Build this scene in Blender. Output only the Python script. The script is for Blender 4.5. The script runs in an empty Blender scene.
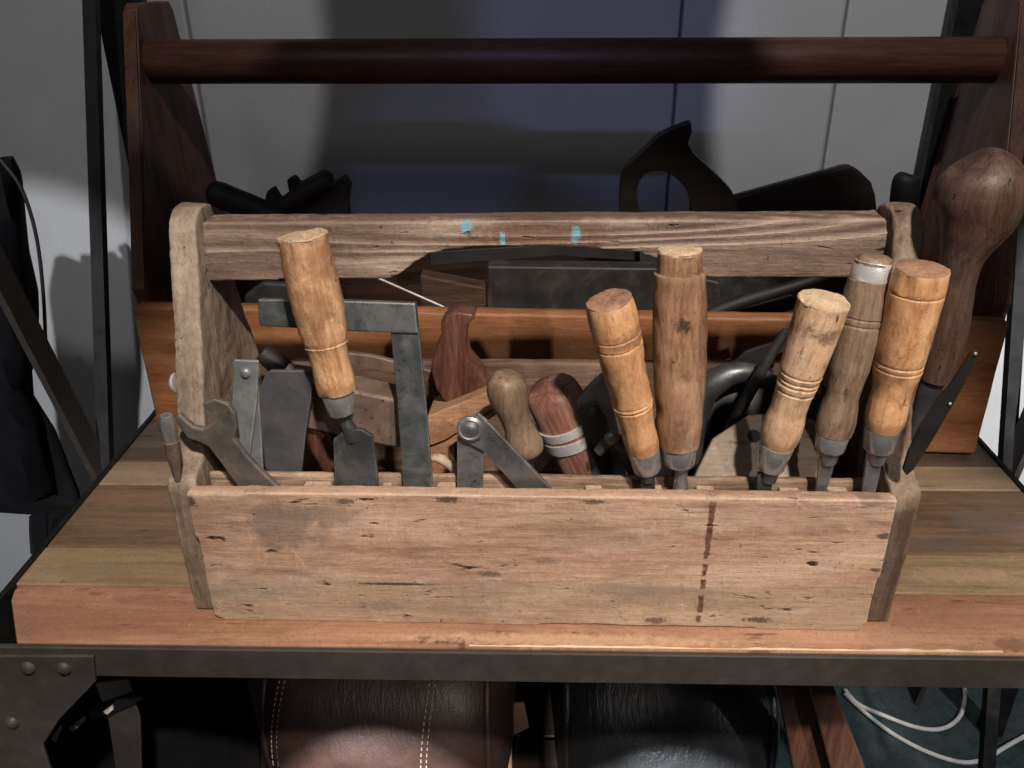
import bpy, bmesh, math, random
from mathutils import Vector, Matrix, noise
random.seed(7)
sc = bpy.context.scene
COL = sc.collection
# ------------------------------------------------------------------ camera
CAM = Vector((.0083, -.4699, .4242)); PIT, YAW, ROL, FPX = .462, -.0511, -.0111, 864.04
_cp, _sp, _cw, _sw = math.cos(PIT), math.sin(PIT), math.cos(YAW), math.sin(YAW)
FW = Vector((_sw*_cp, _cw*_cp, -_sp)); _R = Vector((_cw, -_sw, 0)); _U = _R.cross(FW)
RT = _R*math.cos(ROL)+_U*math.sin(ROL); UP = -_R*math.sin(ROL)+_U*math.cos(ROL)
cd = bpy.data.cameras.new('camera'); cam = bpy.data.objects.new('camera', cd); COL.objects.link(cam)
cam.matrix_world = Matrix(((RT.x, UP.x, -FW.x, CAM.x), (RT.y, UP.y, -FW.y, CAM.y), (RT.z, UP.z, -FW.z, CAM.z), (0, 0, 0, 1)))
cd.sensor_width = 36; cd.lens = FPX/1024*36; cd.clip_start = .01; cd.clip_end = 50
sc.camera = cam

def ray(px, py): return FW+RT*((px-512)/FPX)-UP*((py-384)/FPX)
def at(px, py, Y=0., k=0.):          # photo measure -> point on the upright plane y = Y + k*(z-.1)
    d = ray(px, py); t = (Y+k*(CAM.z-.1)-CAM.y)/(d.y-k*d.z); return CAM+d*t
def atX(px, py, X): d = ray(px, py); return CAM+d*((X-CAM.x)/d.x)
def atZ(px, py, Z): d = ray(px, py); return CAM+d*((Z-CAM.z)/d.z)
def pxm(p): return (p-CAM).dot(FW)/FPX          # metres per pixel at p

# ------------------------------------------------------------------ node helpers
class NT:
    def __init__(s, m):
        s.t = m.node_tree; s.n = s.t.nodes; s.n.clear()
    def add(s, typ, **k):
        n = s.n.new(typ)
        for a, v in k.items():
            if a.startswith('i_'):
                key = a[2:]; key = int(key) if key.isdigit() else key.replace('_', ' ')
                if isinstance(v, bpy.types.NodeSocket): s.t.links.new(v, n.inputs[key])
                else: n.inputs[key].default_value = v
            else: setattr(n, a, v)
        return n
    def math(s, op, a, b=0., c=None, clamp=False):
        n = s.n.new('ShaderNodeMath'); n.operation = op; n.use_clamp = clamp
        for i, v in enumerate((a, b) if c is None else (a, b, c)):
            if isinstance(v, bpy.types.NodeSocket): s.t.links.new(v, n.inputs[i])
            else: n.inputs[i].default_value = v
        return n.outputs[0]
    def mix(s, f, a, b, mode='MIX'):
        n = s.n.new('ShaderNodeMix'); n.data_type = 'RGBA'; n.blend_type = mode; n.clamp_factor = True
        for i, v in ((0, f), (6, a), (7, b)):
            if isinstance(v, bpy.types.NodeSocket): s.t.links.new(v, n.inputs[i])
            elif i == 0: n.inputs[0].default_value = v
            else: n.inputs[i].default_value = (*v, 1)
        return n.outputs[2]
    def rng(s, v, a, b, c=0., d=1.):
        n = s.n.new('ShaderNodeMapRange'); s.t.links.new(v, n.inputs[0])
        for i, x in enumerate((a, b, c, d)): n.inputs[i+1].default_value = x
        return n.outputs[0]
    def noise(s, vec, scale, detail=4, rough=.6, dist=0.):
        n = s.n.new('ShaderNodeTexNoise'); s.t.links.new(vec, n.inputs['Vector'])
        n.inputs['Scale'].default_value = scale; n.inputs['Detail'].default_value = detail
        n.inputs['Roughness'].default_value = rough; n.inputs['Distortion'].default_value = dist
        return n.outputs['Fac']
    def coords(s, scl=(1, 1, 1), seed=0.):
        tc = s.n.new('ShaderNodeTexCoord'); oi = s.n.new('ShaderNodeObjectInfo')
        r = s.math('MULTIPLY', oi.outputs['Random'], 7.3)
        cb = s.add('ShaderNodeCombineXYZ', i_0=r, i_1=r, i_2=r)
        v = s.add('ShaderNodeVectorMath', operation='ADD', i_0=tc.outputs['Object'], i_1=cb.outputs[0])
        v = s.add('ShaderNodeVectorMath', operation='ADD', i_0=v.outputs[0], i_1=(seed, seed*1.7, seed*.6))
        m = s.add('ShaderNodeVectorMath', operation='MULTIPLY', i_0=v.outputs[0], i_1=scl)
        return m.outputs[0], v.outputs[0]
    def finish(s, col, rough, metal=0., bump=None, bdist=.0005, coat=0., spec=.5, sheen=0.):
        b = s.n.new('ShaderNodeBsdfPrincipled'); o = s.n.new('ShaderNodeOutputMaterial')
        for nm, v in (('Base Color', col), ('Roughness', rough), ('Metallic', metal), ('Coat Weight', coat), ('Specular IOR Level', spec), ('Sheen Weight', sheen)):
            if isinstance(v, bpy.types.NodeSocket): s.t.links.new(v, b.inputs[nm])
            else: b.inputs[nm].default_value = (*v, 1) if nm == 'Base Color' else v
        if bump is not None:
            bn = s.add('ShaderNodeBump', i_Height=bump, i_Distance=bdist, i_Strength=1.)
            s.t.links.new(bn.outputs[0], b.inputs['Normal'])
        s.t.links.new(b.outputs[0], o.inputs[0])

def newmat(name):
    m = bpy.data.materials.new(name); m.use_nodes = True; return m, NT(m)

def wood(name, dark, mid, light, axis='X', rings=9., ringw=.5, fibre=420., stretch=14., blotch=.5, blotchc=(.1, .06, .04),
         pits=.5, pale=0., palec=(.6, .5, .38), rough=.62, bump=1., coat=0., seed=0., bscale=16., wob=7., spots=(), edge=0., edgec=(.6, .5, .4), linec=1., zones=None, drip=None, scr=0.):
    m, t = newmat(name); i = 'XYZ'.index(axis)
    scl = [1., 1., 1.]; scl[i] = 1/stretch
    v, raw = t.coords(tuple(scl), seed)
    scl2 = [1., 1., 1.]; scl2[i] = .16
    v2 = t.add('ShaderNodeVectorMath', operation='MULTIPLY', i_0=raw, i_1=tuple(scl2)).outputs[0]
    low = t.noise(v2, wob, 2, .45, .35)
    rg = t.math('PINGPONG', t.math('MULTIPLY', low, rings), .5)
    rg = t.math('MULTIPLY', rg, 2.)
    fb = t.noise(v, fibre, 5, .7)
    fb2 = t.noise(v, fibre*.22, 4, .6)
    g = t.math('ADD', t.math('MULTIPLY', t.rng(fb, .3, .7), .45*(1-ringw)+.12), t.math('MULTIPLY', t.rng(fb2, .3, .7), .55*(1-ringw)))
    g = t.math('ADD', g, t.math('MULTIPLY', t.math('POWER', rg, 1.5), ringw))
    if linec != 1.: g = t.math('ADD', t.math('MULTIPLY', t.math('SUBTRACT', g, .5), linec), .5)
    oc = t.add('ShaderNodeTexCoord').outputs['Object']
    c = t.mix(t.rng(g, .1, .5), dark, mid); c = t.mix(t.rng(g, .45, .95), c, light)
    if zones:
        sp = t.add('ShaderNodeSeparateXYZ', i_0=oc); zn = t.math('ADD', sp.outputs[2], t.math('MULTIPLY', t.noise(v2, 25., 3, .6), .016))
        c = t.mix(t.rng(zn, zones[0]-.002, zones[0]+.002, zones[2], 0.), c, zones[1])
    scd = [1., 1., 1.]; scd[i] = .12
    vd = t.add('ShaderNodeVectorMath', operation='MULTIPLY', i_0=raw, i_1=tuple(scd)).outputs[0]
    dk = t.rng(t.noise(vd, 190., 5, .7, .3), .56, .70)
    c = t.mix(t.math('MULTIPLY', dk, blotch*.75), c, blotchc)
    scb = [1., 1., 1.]; scb[i] = .45
    vb = t.add('ShaderNodeVectorMath', operation='MULTIPLY', i_0=raw, i_1=tuple(scb)).outputs[0]
    bl = t.noise(vb, bscale, 7, .72, .7)
    c = t.mix(t.math('MULTIPLY', t.rng(bl, .5, .68), blotch), c, blotchc)
    if pale:
        pl = t.noise(v2, 34., 6, .75, .4)
        c = t.mix(t.math('MULTIPLY', t.rng(pl, .5, .72), pale), c, palec)
    scl3 = [1., 1., 1.]; scl3[i] = .3
    v3 = t.add('ShaderNodeVectorMath', operation='MULTIPLY', i_0=raw, i_1=tuple(scl3)).outputs[0]
    pt = t.rng(t.noise(v3, 130., 3, .55, .3), .66, .74)
    c = t.mix(t.math('MULTIPLY', pt, pits), c, tuple(x*.25 for x in dark))
    fl = t.math('MULTIPLY', t.rng(t.noise(raw, 430., 2, .5, .4), .64, .70), t.rng(t.noise(raw, 60., 3, .6), .50, .60))
    c = t.mix(t.math('MULTIPLY', fl, pits*.8), c, tuple(x*.35 for x in dark))
    if scr:
        for sd, ang in ((3.1, (1., .3, .35)), (9.4, (.3, 1., 1.2))):
            vs = t.add('ShaderNodeVectorMath', operation='MULTIPLY', i_0=t.add('ShaderNodeVectorMath', operation='ADD', i_0=oc, i_1=(sd, sd, sd)).outputs[0], i_1=ang).outputs[0]
            ln = t.math('ABSOLUTE', t.math('SUBTRACT', t.noise(vs, 28., 4, .6, 1.2), .5))
            msk = t.math('MULTIPLY', t.rng(ln, .0015, .006, 1., 0.), t.rng(t.noise(oc, 33., 3, .6), .52, .60))
            c = t.mix(t.math('MULTIPLY', msk, scr), c, palec)
    for ctr, rad, colr, st in spots:
        dv = t.add('ShaderNodeVectorMath', operation='SUBTRACT', i_0=oc, i_1=tuple(ctr)).outputs[0]
        dv = t.add('ShaderNodeVectorMath', operation='DIVIDE', i_0=dv, i_1=tuple(rad)).outputs[0]
        ln = t.add('ShaderNodeVectorMath', operation='LENGTH', i_0=dv).outputs['Value']
        ns = t.math('MULTIPLY', t.math('SUBTRACT', t.noise(oc, 1.1/min(rad), 5, .7, .4), .5), 2.4)
        c = t.mix(t.rng(t.math('ADD', ln, ns), .55, 1.05, st, 0.), c, colr)
    if drip:
        p0, p1, gaps, wd, colr = drip
        sp = t.add('ShaderNodeSeparateXYZ', i_0=oc)
        tt = t.math('DIVIDE', t.math('SUBTRACT', sp.outputs[2], p0[2]), p1[2]-p0[2])
        lx = t.math('ADD', t.math('MULTIPLY', tt, p1[0]-p0[0]), p0[0])
        dx = t.math('ABSOLUTE', t.math('SUBTRACT', sp.outputs[0], lx))
        dx = t.math('ADD', dx, t.math('MULTIPLY', t.math('SUBTRACT', t.noise(oc, 330., 4, .65), .5), .0032))
        wv = t.math('MULTIPLY', t.rng(t.noise(oc, 95., 2, .5), .3, .7, .55, 1.25), wd)
        mk = t.rng(t.math('SUBTRACT', dx, wv), -.0004, .0004, 1., 0.)
        tn = t.math('ADD', tt, t.math('MULTIPLY', t.math('SUBTRACT', t.noise(oc, 420., 3, .6), .5), .03))
        for g0, gw in gaps:
            mk = t.math('MULTIPLY', mk, t.rng(t.math('ABSOLUTE', t.math('SUBTRACT', tn, g0)), gw*.7, gw*1.3))
        mk = t.math('MULTIPLY', mk, t.math('MULTIPLY', t.rng(tn, -.01, .02), t.rng(tn, .98, 1.01, 1., 0.)))
        c = t.mix(t.math('MULTIPLY', mk, t.rng(t.noise(oc, 160., 3, .6), .3, .6, .6, .97)), c, colr)
    if edge:
        po = t.add('ShaderNodeNewGeometry').outputs['Pointiness']
        c = t.mix(t.math('MULTIPLY', t.rng(po, .515, .60), edge), c, edgec)
        c = t.mix(t.math('MULTIPLY', t.rng(po, .40, .485, 1., 0.), edge), c, tuple(x*.5 for x in dark))
    sc_ = t.rng(t.noise(raw, 260., 4, .7, 1.5), .35, .75, .82, 1.14)
    c = t.mix(1., c, t.add('ShaderNodeCombineXYZ', i_0=sc_, i_1=sc_, i_2=sc_).outputs[0], 'MULTIPLY')
    h = t.math('ADD', t.math('MULTIPLY', g, 1.), t.math('MULTIPLY', pt, -1.2*pits))
    h = t.math('ADD', h, t.math('MULTIPLY', t.noise(raw, 300., 3, .6), .35))
    r = t.rng(g, 0, 1, rough+.08, rough-.08)
    t.finish(c, r, bump=h, bdist=.0006*bump, coat=coat, spec=.35)
    return m

def metal(name, c1, c2, rust=(.12, .06, .035), rustamt=.3, rough=.42, met=.85, bump=.6, scale=60., seed=0., wear=.8):
    m, t = newmat(name); v, raw = t.coords(seed=seed)
    n1 = t.noise(raw, scale, 6, .65, .4); n2 = t.noise(raw, scale*.5, 6, .7, .8)
    n3 = t.noise(raw, 900., 3, .6)
    c = t.mix(t.rng(n1, .2, .8), c1, c2)
    rs = t.math('MULTIPLY', t.rng(n2, .5, .66), rustamt)
    c = t.mix(rs, c, rust)
    bv = t.add('ShaderNodeBevel', samples=4, i_Radius=.0011); ge = t.add('ShaderNodeNewGeometry')
    dt = t.add('ShaderNodeVectorMath', operation='DOT_PRODUCT', i_0=bv.outputs[0], i_1=ge.outputs['Normal']).outputs['Value']
    ed = t.math('MULTIPLY', t.rng(dt, .90, .995, 1., 0.), t.rng(n2, .35, .6, .25, .9))
    ln = t.math('ABSOLUTE', t.math('SUBTRACT', t.noise(raw, 55., 3, .6, 2.2), .5))
    ed = t.math('MAXIMUM', ed, t.math('MULTIPLY', t.rng(ln, .001, .004, .55, 0.), t.rng(n1, .45, .6)))
    c = t.mix(t.math('MULTIPLY', ed, wear), c, tuple(min(1., x*2.1+.05) for x in c2))
    pz = t.math('MULTIPLY', t.rng(t.noise(raw, 330., 3, .6, .3), .60, .68), t.rng(t.noise(raw, 70., 3, .6), .45, .6))
    c = t.mix(t.math('MULTIPLY', pz, min(1., rustamt*2)), c, tuple(x*.45 for x in rust))
    me = t.math('SUBTRACT', met, t.math('MULTIPLY', rs, .8), clamp=True)
    r = t.math('ADD', t.rng(n1, .3, .7, rough-.1, rough+.14), t.math('MULTIPLY', rs, .3))
    t.finish(c, r, me, bump=t.math('ADD', t.math('MULTIPLY', n1, .7), t.math('MULTIPLY', n3, .25)), bdist=.0004*bump)
    return m

def plain(name, c, rough=.6, metal_=0., var=.25, scale=40., bump=.4, coat=0., sheen=0., spec=.5):
    m, t = newmat(name); v, raw = t.coords()
    n1 = t.noise(raw, scale, 5, .6, .2)
    c2 = t.mix(t.rng(n1, .3, .7), tuple(x*(1-var) for x in c), tuple(min(1, x*(1+var)) for x in c))
    t.finish(c2, t.rng(n1, .3, .7, rough-.06, rough+.06), metal_, bump=t.noise(raw, scale*12, 3, .6), bdist=.0004*bump, coat=coat, sheen=sheen, spec=spec)
    return m

# ------------------------------------------------------------------ object helpers
def tag(o, label=None, cat=None, group=None, kind=None):
    if label: o['label'] = label
    if cat: o['category'] = cat
    if group: o['group'] = group
    if kind: o['kind'] = kind
    return o
def empty(name, label, cat, loc=(0, 0, 0), rot=None, group=None):
    o = bpy.data.objects.new(name, None); COL.objects.link(o); o.empty_display_size = .02
    o.location = loc
    if rot is not None: o.rotation_mode = 'QUATERNION'; o.rotation_quaternion = rot
    return tag(o, label, cat, group)
def link(name, bm, mat, parent=None, loc=None, smooth=None, bevel=0., seg=2):
    me = bpy.data.meshes.new(name)
    bmesh.ops.remove_doubles(bm, verts=bm.verts, dist=1e-6)
    bmesh.ops.recalc_face_normals(bm, faces=bm.faces)
    bm.to_mesh(me); bm.free()
    me.materials.append(mat)
    o = bpy.data.objects.new(name, me); COL.objects.link(o)
    if parent: o.parent = parent
    if loc is not None: o.location = loc
    if smooth:
        for p in me.polygons: p.use_smooth = True
        me.set_sharp_from_angle(angle=math.radians(smooth))
    if bevel:
        b = o.modifiers.new('bevel', 'BEVEL'); b.width = bevel; b.segments = seg; b.limit_method = 'ANGLE'; b.angle_limit = math.radians(35)
        b.harden_normals = False
    return o
_tex = {}
def clouds(scale, depth=2):
    k = (scale, depth)
    if k not in _tex:
        t = bpy.data.textures.new('wear', 'CLOUDS'); t.noise_scale = scale; t.noise_depth = depth; _tex[k] = t
    return _tex[k]
def worn(o, voxel=.0022, coarse=.0016, fine=.0006, smooth=3, cs=.03, fs=.006):
    """worn timber: rounded, dented edges and an uneven surface"""
    r = o.modifiers.new('remesh', 'REMESH'); r.mode = 'VOXEL'; r.voxel_size = voxel; r.use_smooth_shade = True
    s = o.modifiers.new('smooth', 'SMOOTH'); s.factor = .5; s.iterations = smooth
    for st, scl in ((coarse, cs), (fine, fs)):
        if st:
            d = o.modifiers.new('dents', 'DISPLACE'); d.texture = clouds(scl); d.texture_coords = 'LOCAL'; d.strength = st; d.mid_level = .5
    return o
def prism(pts, a, b, axis='Y', bm=None):
    """polygon of (u,v) pairs extruded from a to b along axis"""
    bm = bm or bmesh.new()
    def mk(u, v, w): return {'Y': (u, w, v), 'X': (w, u, v), 'Z': (u, v, w)}[axis]
    A = [bm.verts.new(mk(u, v, a)) for u, v in pts]; B = [bm.verts.new(mk(u, v, b)) for u, v in pts]
    bm.faces.new(A); bm.faces.new(B[::-1]); n = len(pts)
    for i in range(n): bm.faces.new((A[i], B[i], B[(i+1) % n], A[(i+1) % n]))
    return bm
def box(x0, x1, y0, y1, z0, z1, bm=None): return prism([(x0, z0), (x1, z0), (x1, z1), (x0, z1)], y0, y1, 'Y', bm)
def flat(name, pts, Y, th, mat, parent=None, k=0., base=None, bevel=.0008, holes=None):
    """sheet piece whose outline was measured on the plane y=Y+k(z-.1); th = thickness to the back"""
    base = base if base is not None else Vector((0, 0, 0))
    bm = bmesh.new(); n = Vector((0, 1, -k)).normalized()*th
    W = [at(x, y, Y, k)-base for x, y in pts]
    A = [bm.verts.new(p) for p in W]; B = [bm.verts.new(p+n) for p in W]; q = len(W)
    fs = [bm.faces.new(A), bm.faces.new(B[::-1])]
    for i in range(q): bm.faces.new((A[i], B[i], B[(i+1) % q], A[(i+1) % q]))
    return link(name, bm, mat, parent, bevel=bevel)
def ring_strip(name, outer, inner, Y, th, mat, parent, k=0., base=Vector((0, 0, 0)), bevel=.001):
    """closed band between two outlines with the same point count"""
    bm = bmesh.new(); n = Vector((0, 1, -k)).normalized()*th
    O = [at(x, y, Y, k)-base for x, y in outer]; I = [at(x, y, Y, k)-base for x, y in inner]
    a = [bm.verts.new(p) for p in O]; b = [bm.verts.new(p) for p in I]; c = [bm.verts.new(p+n) for p in O]; d = [bm.verts.new(p+n) for p in I]
    q = len(O)
    for i in range(q):
        j = (i+1) % q
        bm.faces.new((a[i], a[j], b[j], b[i])); bm.faces.new((c[i], d[i], d[j], c[j]))
        bm.faces.new((a[i], c[i], c[j], a[j])); bm.faces.new((b[i], b[j], d[j], d[i]))
    return link(name, bm, mat, parent, bevel=bevel)
def lathe(prof, seg=32, wob=0., seed=0., oval=1., bm=None):
    """prof: (radius, z) from bottom to top"""
    bm = bm or bmesh.new(); rings = []
    for r, z in prof:
        if r < 1e-5: rings.append([bm.verts.new((0, 0, z))]); continue
        row = []
        for i in range(seg):
            a = 2*math.pi*i/seg; x, y = math.cos(a), math.sin(a)
            w = 1+wob*noise.noise(Vector((x*1.3+seed, y*1.3, z*45)))+wob*.5*noise.noise(Vector((x*4+seed, y*4, z*160)))
            row.append(bm.verts.new((x*r*w, y*r*w*oval, z)))
        rings.append(row)
    for A, B in zip(rings, rings[1:]):
        for i in range(seg):
            j = (i+1) % seg
            if len(A) == 1 and len(B) == 1: continue
            if len(A) == 1: bm.faces.new((A[0], B[i], B[j]))
            elif len(B) == 1: bm.faces.new((A[i], B[0], A[j]))
            else: bm.faces.new((A[i], B[i], B[j], A[j]))
    for A in (rings[0], rings[-1]):
        if len(A) > 1: bm.faces.new(A)
    return bm
def smoothpath(P, n=6):
    out = []
    for i in range(len(P)-1):
        p0, p1, p2, p3 = P[max(i-1, 0)], P[i], P[i+1], P[min(i+2, len(P)-1)]
        for s in range(n):
            t = s/n; out.append(.5*((2*p1)+(p2-p0)*t+(2*p0-5*p1+4*p2-p3)*t*t+(3*p1-p0-3*p2+p3)*t**3))
    out.append(P[-1]); return out
def tube(P, R, seg=14, bm=None, flat_=1.):
    bm = bm or bmesh.new(); rows = []
    up = Vector((0, 1, 0))
    for i, p in enumerate(P):
        d = (P[min(i+1, len(P)-1)]-P[max(i-1, 0)]).normalized()
        s = d.cross(up); s = s.normalized() if s.length > 1e-4 else Vector((1, 0, 0)); u = s.cross(d).normalized()
        r = R[i] if isinstance(R, (list, tuple)) else R
        rows.append([bm.verts.new(p+s*math.cos(2*math.pi*k/seg)*r+u*math.sin(2*math.pi*k/seg)*r*flat_) for k in range(seg)])
    for A, B in zip(rows, rows[1:]):
        for k in range(seg): bm.faces.new((A[k], B[k], B[(k+1) % seg], A[(k+1) % seg]))
    bm.faces.new(rows[0]); bm.faces.new(rows[-1][::-1])
    return bm
def rad_tube(pix, Y, seg=20, n=6, bm=None, base=Vector((0, 0, 0)), flat_=1., k=0.):
    """pix: (px, py, half width px)"""
    P = [at(x, y, Y, k) for x, y, _ in pix]; R = [h*pxm(p) for (_, _, h), p in zip(pix, P)]
    Q = smoothpath([Vector((*p, 0)).to_3d() for p in P], n)
    RR = smoothpath([Vector((r, 0, 0)) for r in R], n)
    return tube([q-base for q in Q], [max(r.x, .0003) for r in RR], seg, bm, flat_)
def axis_rot(a, b): return (b-a).to_track_quat('Z', 'Y')

# ------------------------------------------------------------------ materials
M = {}
_p0, _p1 = at(713.5, 502, 0), at(698.5, 624, 0)
def sx(x, y, Y, rx, rz, col, st): p = at(x, y, Y); return (tuple(p), (rx, .05, rz), col, st)
M['panel'] = wood('weathered_pink_wood', (.18, .10, .066), (.45, .28, .19), (.62, .425, .305), 'X', rings=6, ringw=.28, fibre=260, stretch=9, blotch=.6, blotchc=(.27, .18, .125), pits=1., pale=.6, palec=(.74, .56, .42), bump=1.3, seed=1.3, bscale=21, linec=.85,
    edge=.8, edgec=(.70, .57, .43), zones=(.046, (.40, .295, .20), .7), scr=.38, drip=(_p0, _p1, ((.475, .022), (.61, .014), (.735, .028), (.925, .015)), .0021, (.10, .032, .02)),
    spots=[sx(285, 525, 0, .034, .022, (.16, .12, .10), .62), sx(330, 512, 0, .02, .012, (.2, .15, .12), .5), sx(195, 556, 0, .007, .005, (.05, .035, .025), .9), sx(190, 500, 0, .006, .006, (.05, .035, .025), .85), sx(207, 612, 0, .006, .004, (.06, .04, .03), .8),
      sx(448, 499, 0, .010, .0028, (.07, .045, .03), .85), sx(345, 500, 0, .007, .0025, (.08, .05, .035), .8), sx(592, 502, 0, .009, .0022, (.08, .05, .035), .8), sx(395, 583, 0, .032, .0013, (.05, .035, .025), .95), sx(490, 574, 0, .010, .003, (.13, .085, .06), .75),
      sx(545, 561, 0, .010, .0028, (.22, .14, .10), .7), sx(380, 605, 0, .02, .006, (.22, .17, .13), .55), sx(470, 610, 0, .03, .006, (.25, .19, .14), .5), sx(655, 621, 0, .010, .003, (.09, .06, .045), .8), sx(758, 621, 0, .011, .003, (.08, .055, .04), .85), sx(886, 538, 0, .006, .003, (.06, .04, .03), .85),
      sx(877, 572, 0, .005, .002, (.06, .04, .03), .8), sx(600, 540, 0, .05, .010, (.36, .26, .20), .4), sx(800, 520, 0, .06, .009, (.42, .27, .19), .4), sx(250, 590, 0, .05, .012, (.34, .27, .2), .45), sx(873, 502, 0, .010, .006, (.16, .11, .08), .6), sx(715, 494, 0, .008, .004, (.12, .08, .06), .7), sx(640, 590, 0, .04, .008, (.30, .23, .17), .4)])
M['ridge'] = wood('weathered_ridged_wood', (.085, .055, .04), (.25, .17, .13), (.43, .33, .26), 'X', rings=19, ringw=.6, fibre=340, blotch=.65, blotchc=(.17, .11, .08), pits=.9, pale=.3, bump=2.6, seed=4.1, wob=9, linec=.85, edge=.5, edgec=(.46, .36, .28),
    spots=[sx(540, 236, .089, .055, .011, (.16, .085, .055), .75), sx(467, 227, .089, .0046, .0048, (.17, .44, .52), .8), sx(470, 221, .089, .002, .004, (.16, .36, .42), .6), sx(504, 239, .089, .0022, .0055, (.15, .44, .52), .85), sx(577, 235, .089, .0038, .0070, (.16, .42, .50), .75), sx(330, 248, .089, .02, .004, (.10, .065, .05), .6), sx(690, 224, .089, .03, .0035, (.10, .065, .05), .6), ((0, .106, .2665), (.30, .0145, .0065), (.12, .075, .055), .8)])
M['endw'] = wood('weathered_grey_wood', (.11, .08, .058), (.28, .21, .155), (.46, .37, .285), 'Z', rings=9, ringw=.45, fibre=300, blotch=.8, blotchc=(.17, .115, .08), pits=1., pale=.55, palec=(.60, .50, .38), bump=1.8, seed=2., edge=.7, edgec=(.54, .45, .36), linec=.9)
M['endw_shaded'] = wood('weathered_wood_shaded', (.06, .035, .022), (.18, .115, .08), (.36, .27, .19), 'Z', rings=8, ringw=.45, fibre=360, blotch=.6, blotchc=(.07, .045, .03), pits=.9, pale=.35, palec=(.5, .42, .33), bump=2., seed=2.5, edge=.5, edgec=(.5, .40, .30), zones=(.106, (.085, .052, .036), .85))  # weathered wood, side shade painted in as darker brown below the shoulder
M['inner'] = wood('dusty_inner_wood', (.06, .035, .024), (.15, .09, .06), (.29, .19, .135), 'X', rings=6, ringw=.3, blotch=.6, pits=.5, seed=6.)
M['rack'] = wood('rack_wood', (.12, .07, .045), (.30, .20, .13), (.55, .41, .29), 'X', rings=4, ringw=.2, blotch=.8, blotchc=(.10, .06, .04), pits=.6, seed=3.)
M['rack_pale'] = wood('pale_rack_wood', (.28, .19, .12), (.50, .37, .26), (.66, .52, .38), 'Z', rings=4, ringw=.2, blotch=.5, blotchc=(.25, .17, .11), pits=.6)
M['blackwood'] = wood('blackened_wood', (.010, .007, .006), (.022, .016, .013), (.038, .028, .023), 'X', rings=5, ringw=.4, blotch=.4, blotchc=(.008, .006, .005), pits=.2, rough=.42, bump=.4)
M['box'] = wood('boxwood', (.32, .135, .055), (.60, .31, .145), (.75, .455, .245), 'Z', rings=3, ringw=.15, fibre=300, stretch=9, blotch=.8, blotchc=(.30, .13, .06), pits=1., rough=.4, bump=.5, bscale=60, seed=8., linec=.9, spots=[((.010, .004, .088), (.014, .02, .008), (.20, .09, .045), .6), ((-.012, 0, .045), (.010, .02, .012), (.30, .14, .07), .55), ((0, 0, .004), (.03, .03, .006), (.34, .13, .05), .6), ((.006, 0, .066), (.006, .03, .010), (.24, .11, .055), .5)], edge=.6, edgec=(.70, .46, .27))
M['box_worn'] = wood('boxwood_stained', (.28, .13, .06), (.60, .345, .18), (.76, .50, .30), 'Z', rings=3, ringw=.15, fibre=300, stretch=9, blotch=1., blotchc=(.25, .115, .055), pits=1., pale=.3, palec=(.76, .56, .36), rough=.45, bump=.8, bscale=70, seed=1., linec=.9, spots=[((0, 0, .086), (.022, .03, .014), (.33, .165, .085), .7), ((.010, 0, .060), (.010, .03, .02), (.27, .13, .065), .6), ((-.010, 0, .030), (.010, .03, .010), (.26, .12, .06), .6), ((0, 0, .003), (.03, .03, .005), (.30, .13, .06), .6)], edge=.6, edgec=(.75, .55, .35))
M['box_pale'] = wood('pale_boxwood', (.28, .155, .08), (.60, .375, .22), (.76, .54, .36), 'Z', rings=3, ringw=.15, fibre=300, stretch=9, blotch=.8, blotchc=(.34, .18, .095), pits=1., rough=.45, bump=.7, bscale=60, seed=5., linec=.9, spots=[((-.006, 0, .086), (.009, .03, .006), (.10, .06, .04), .75), ((.004, 0, .060), (.010, .03, .014), (.34, .20, .11), .6), ((0, 0, .004), (.03, .03, .006), (.36, .18, .09), .6)], edge=.6, edgec=(.78, .58, .40))
M['ash'] = wood('ash_brown', (.13, .068, .038), (.30, .17, .10), (.46, .285, .175), 'Z', rings=7, ringw=.3, fibre=420, stretch=16, blotch=.5, blotchc=(.12, .07, .04), pits=.8, rough=.5, bump=.8, bscale=30, seed=2.6)
M['grey_handle'] = wood('grey_brown_handle', (.10, .065, .04), (.22, .15, .10), (.33, .24, .16), 'Z', rings=4, ringw=.2, fibre=380, blotch=.6, blotchc=(.10, .055, .035), pits=.6, rough=.45, bump=.5, bscale=38, seed=9.)
M['pale_end'] = wood('split_pale_end', (.42, .27, .16), (.66, .48, .31), (.82, .66, .47), 'Z', rings=2, ringw=.1, fibre=500, stretch=3, blotch=.35, blotchc=(.34, .2, .11), pits=.4, bump=1.4)
M['orange_end'] = wood('dirty_end_grain', (.16, .075, .045), (.33, .18, .11), (.46, .28, .18), 'X', rings=12, ringw=.3, fibre=200, stretch=2, blotch=.6, blotchc=(.2, .09, .05), pits=.4, bump=1.)
M['red_handle'] = wood('dark_red_handle', (.05, .02, .014), (.12, .05, .035), (.24, .12, .085), 'Z', rings=4, ringw=.3, blotch=.5, blotchc=(.04, .015, .01), pits=.3, rough=.33, bump=.3, coat=.25, bscale=25)
M['brace'] = wood('polished_walnut', (.035, .02, .015), (.080, .046, .034), (.15, .092, .070), 'Z', rings=3, ringw=.12, blotch=.7, blotchc=(.035, .018, .013), pits=1., rough=.47, bump=.5, scr=.3, palec=(.2, .14, .11), bscale=30)
M['redstreak'] = wood('red_streaked_wood', (.09, .035, .025), (.24, .105, .075), (.52, .34, .27), 'Z', rings=11, ringw=.4, fibre=300, blotch=.3, pits=.4, rough=.5, bump=.8)
M['stick_dark'] = wood('dark_brown_offcut', (.03, .016, .011), (.07, .038, .024), (.12, .07, .045), 'X', rings=5, ringw=.3)
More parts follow.
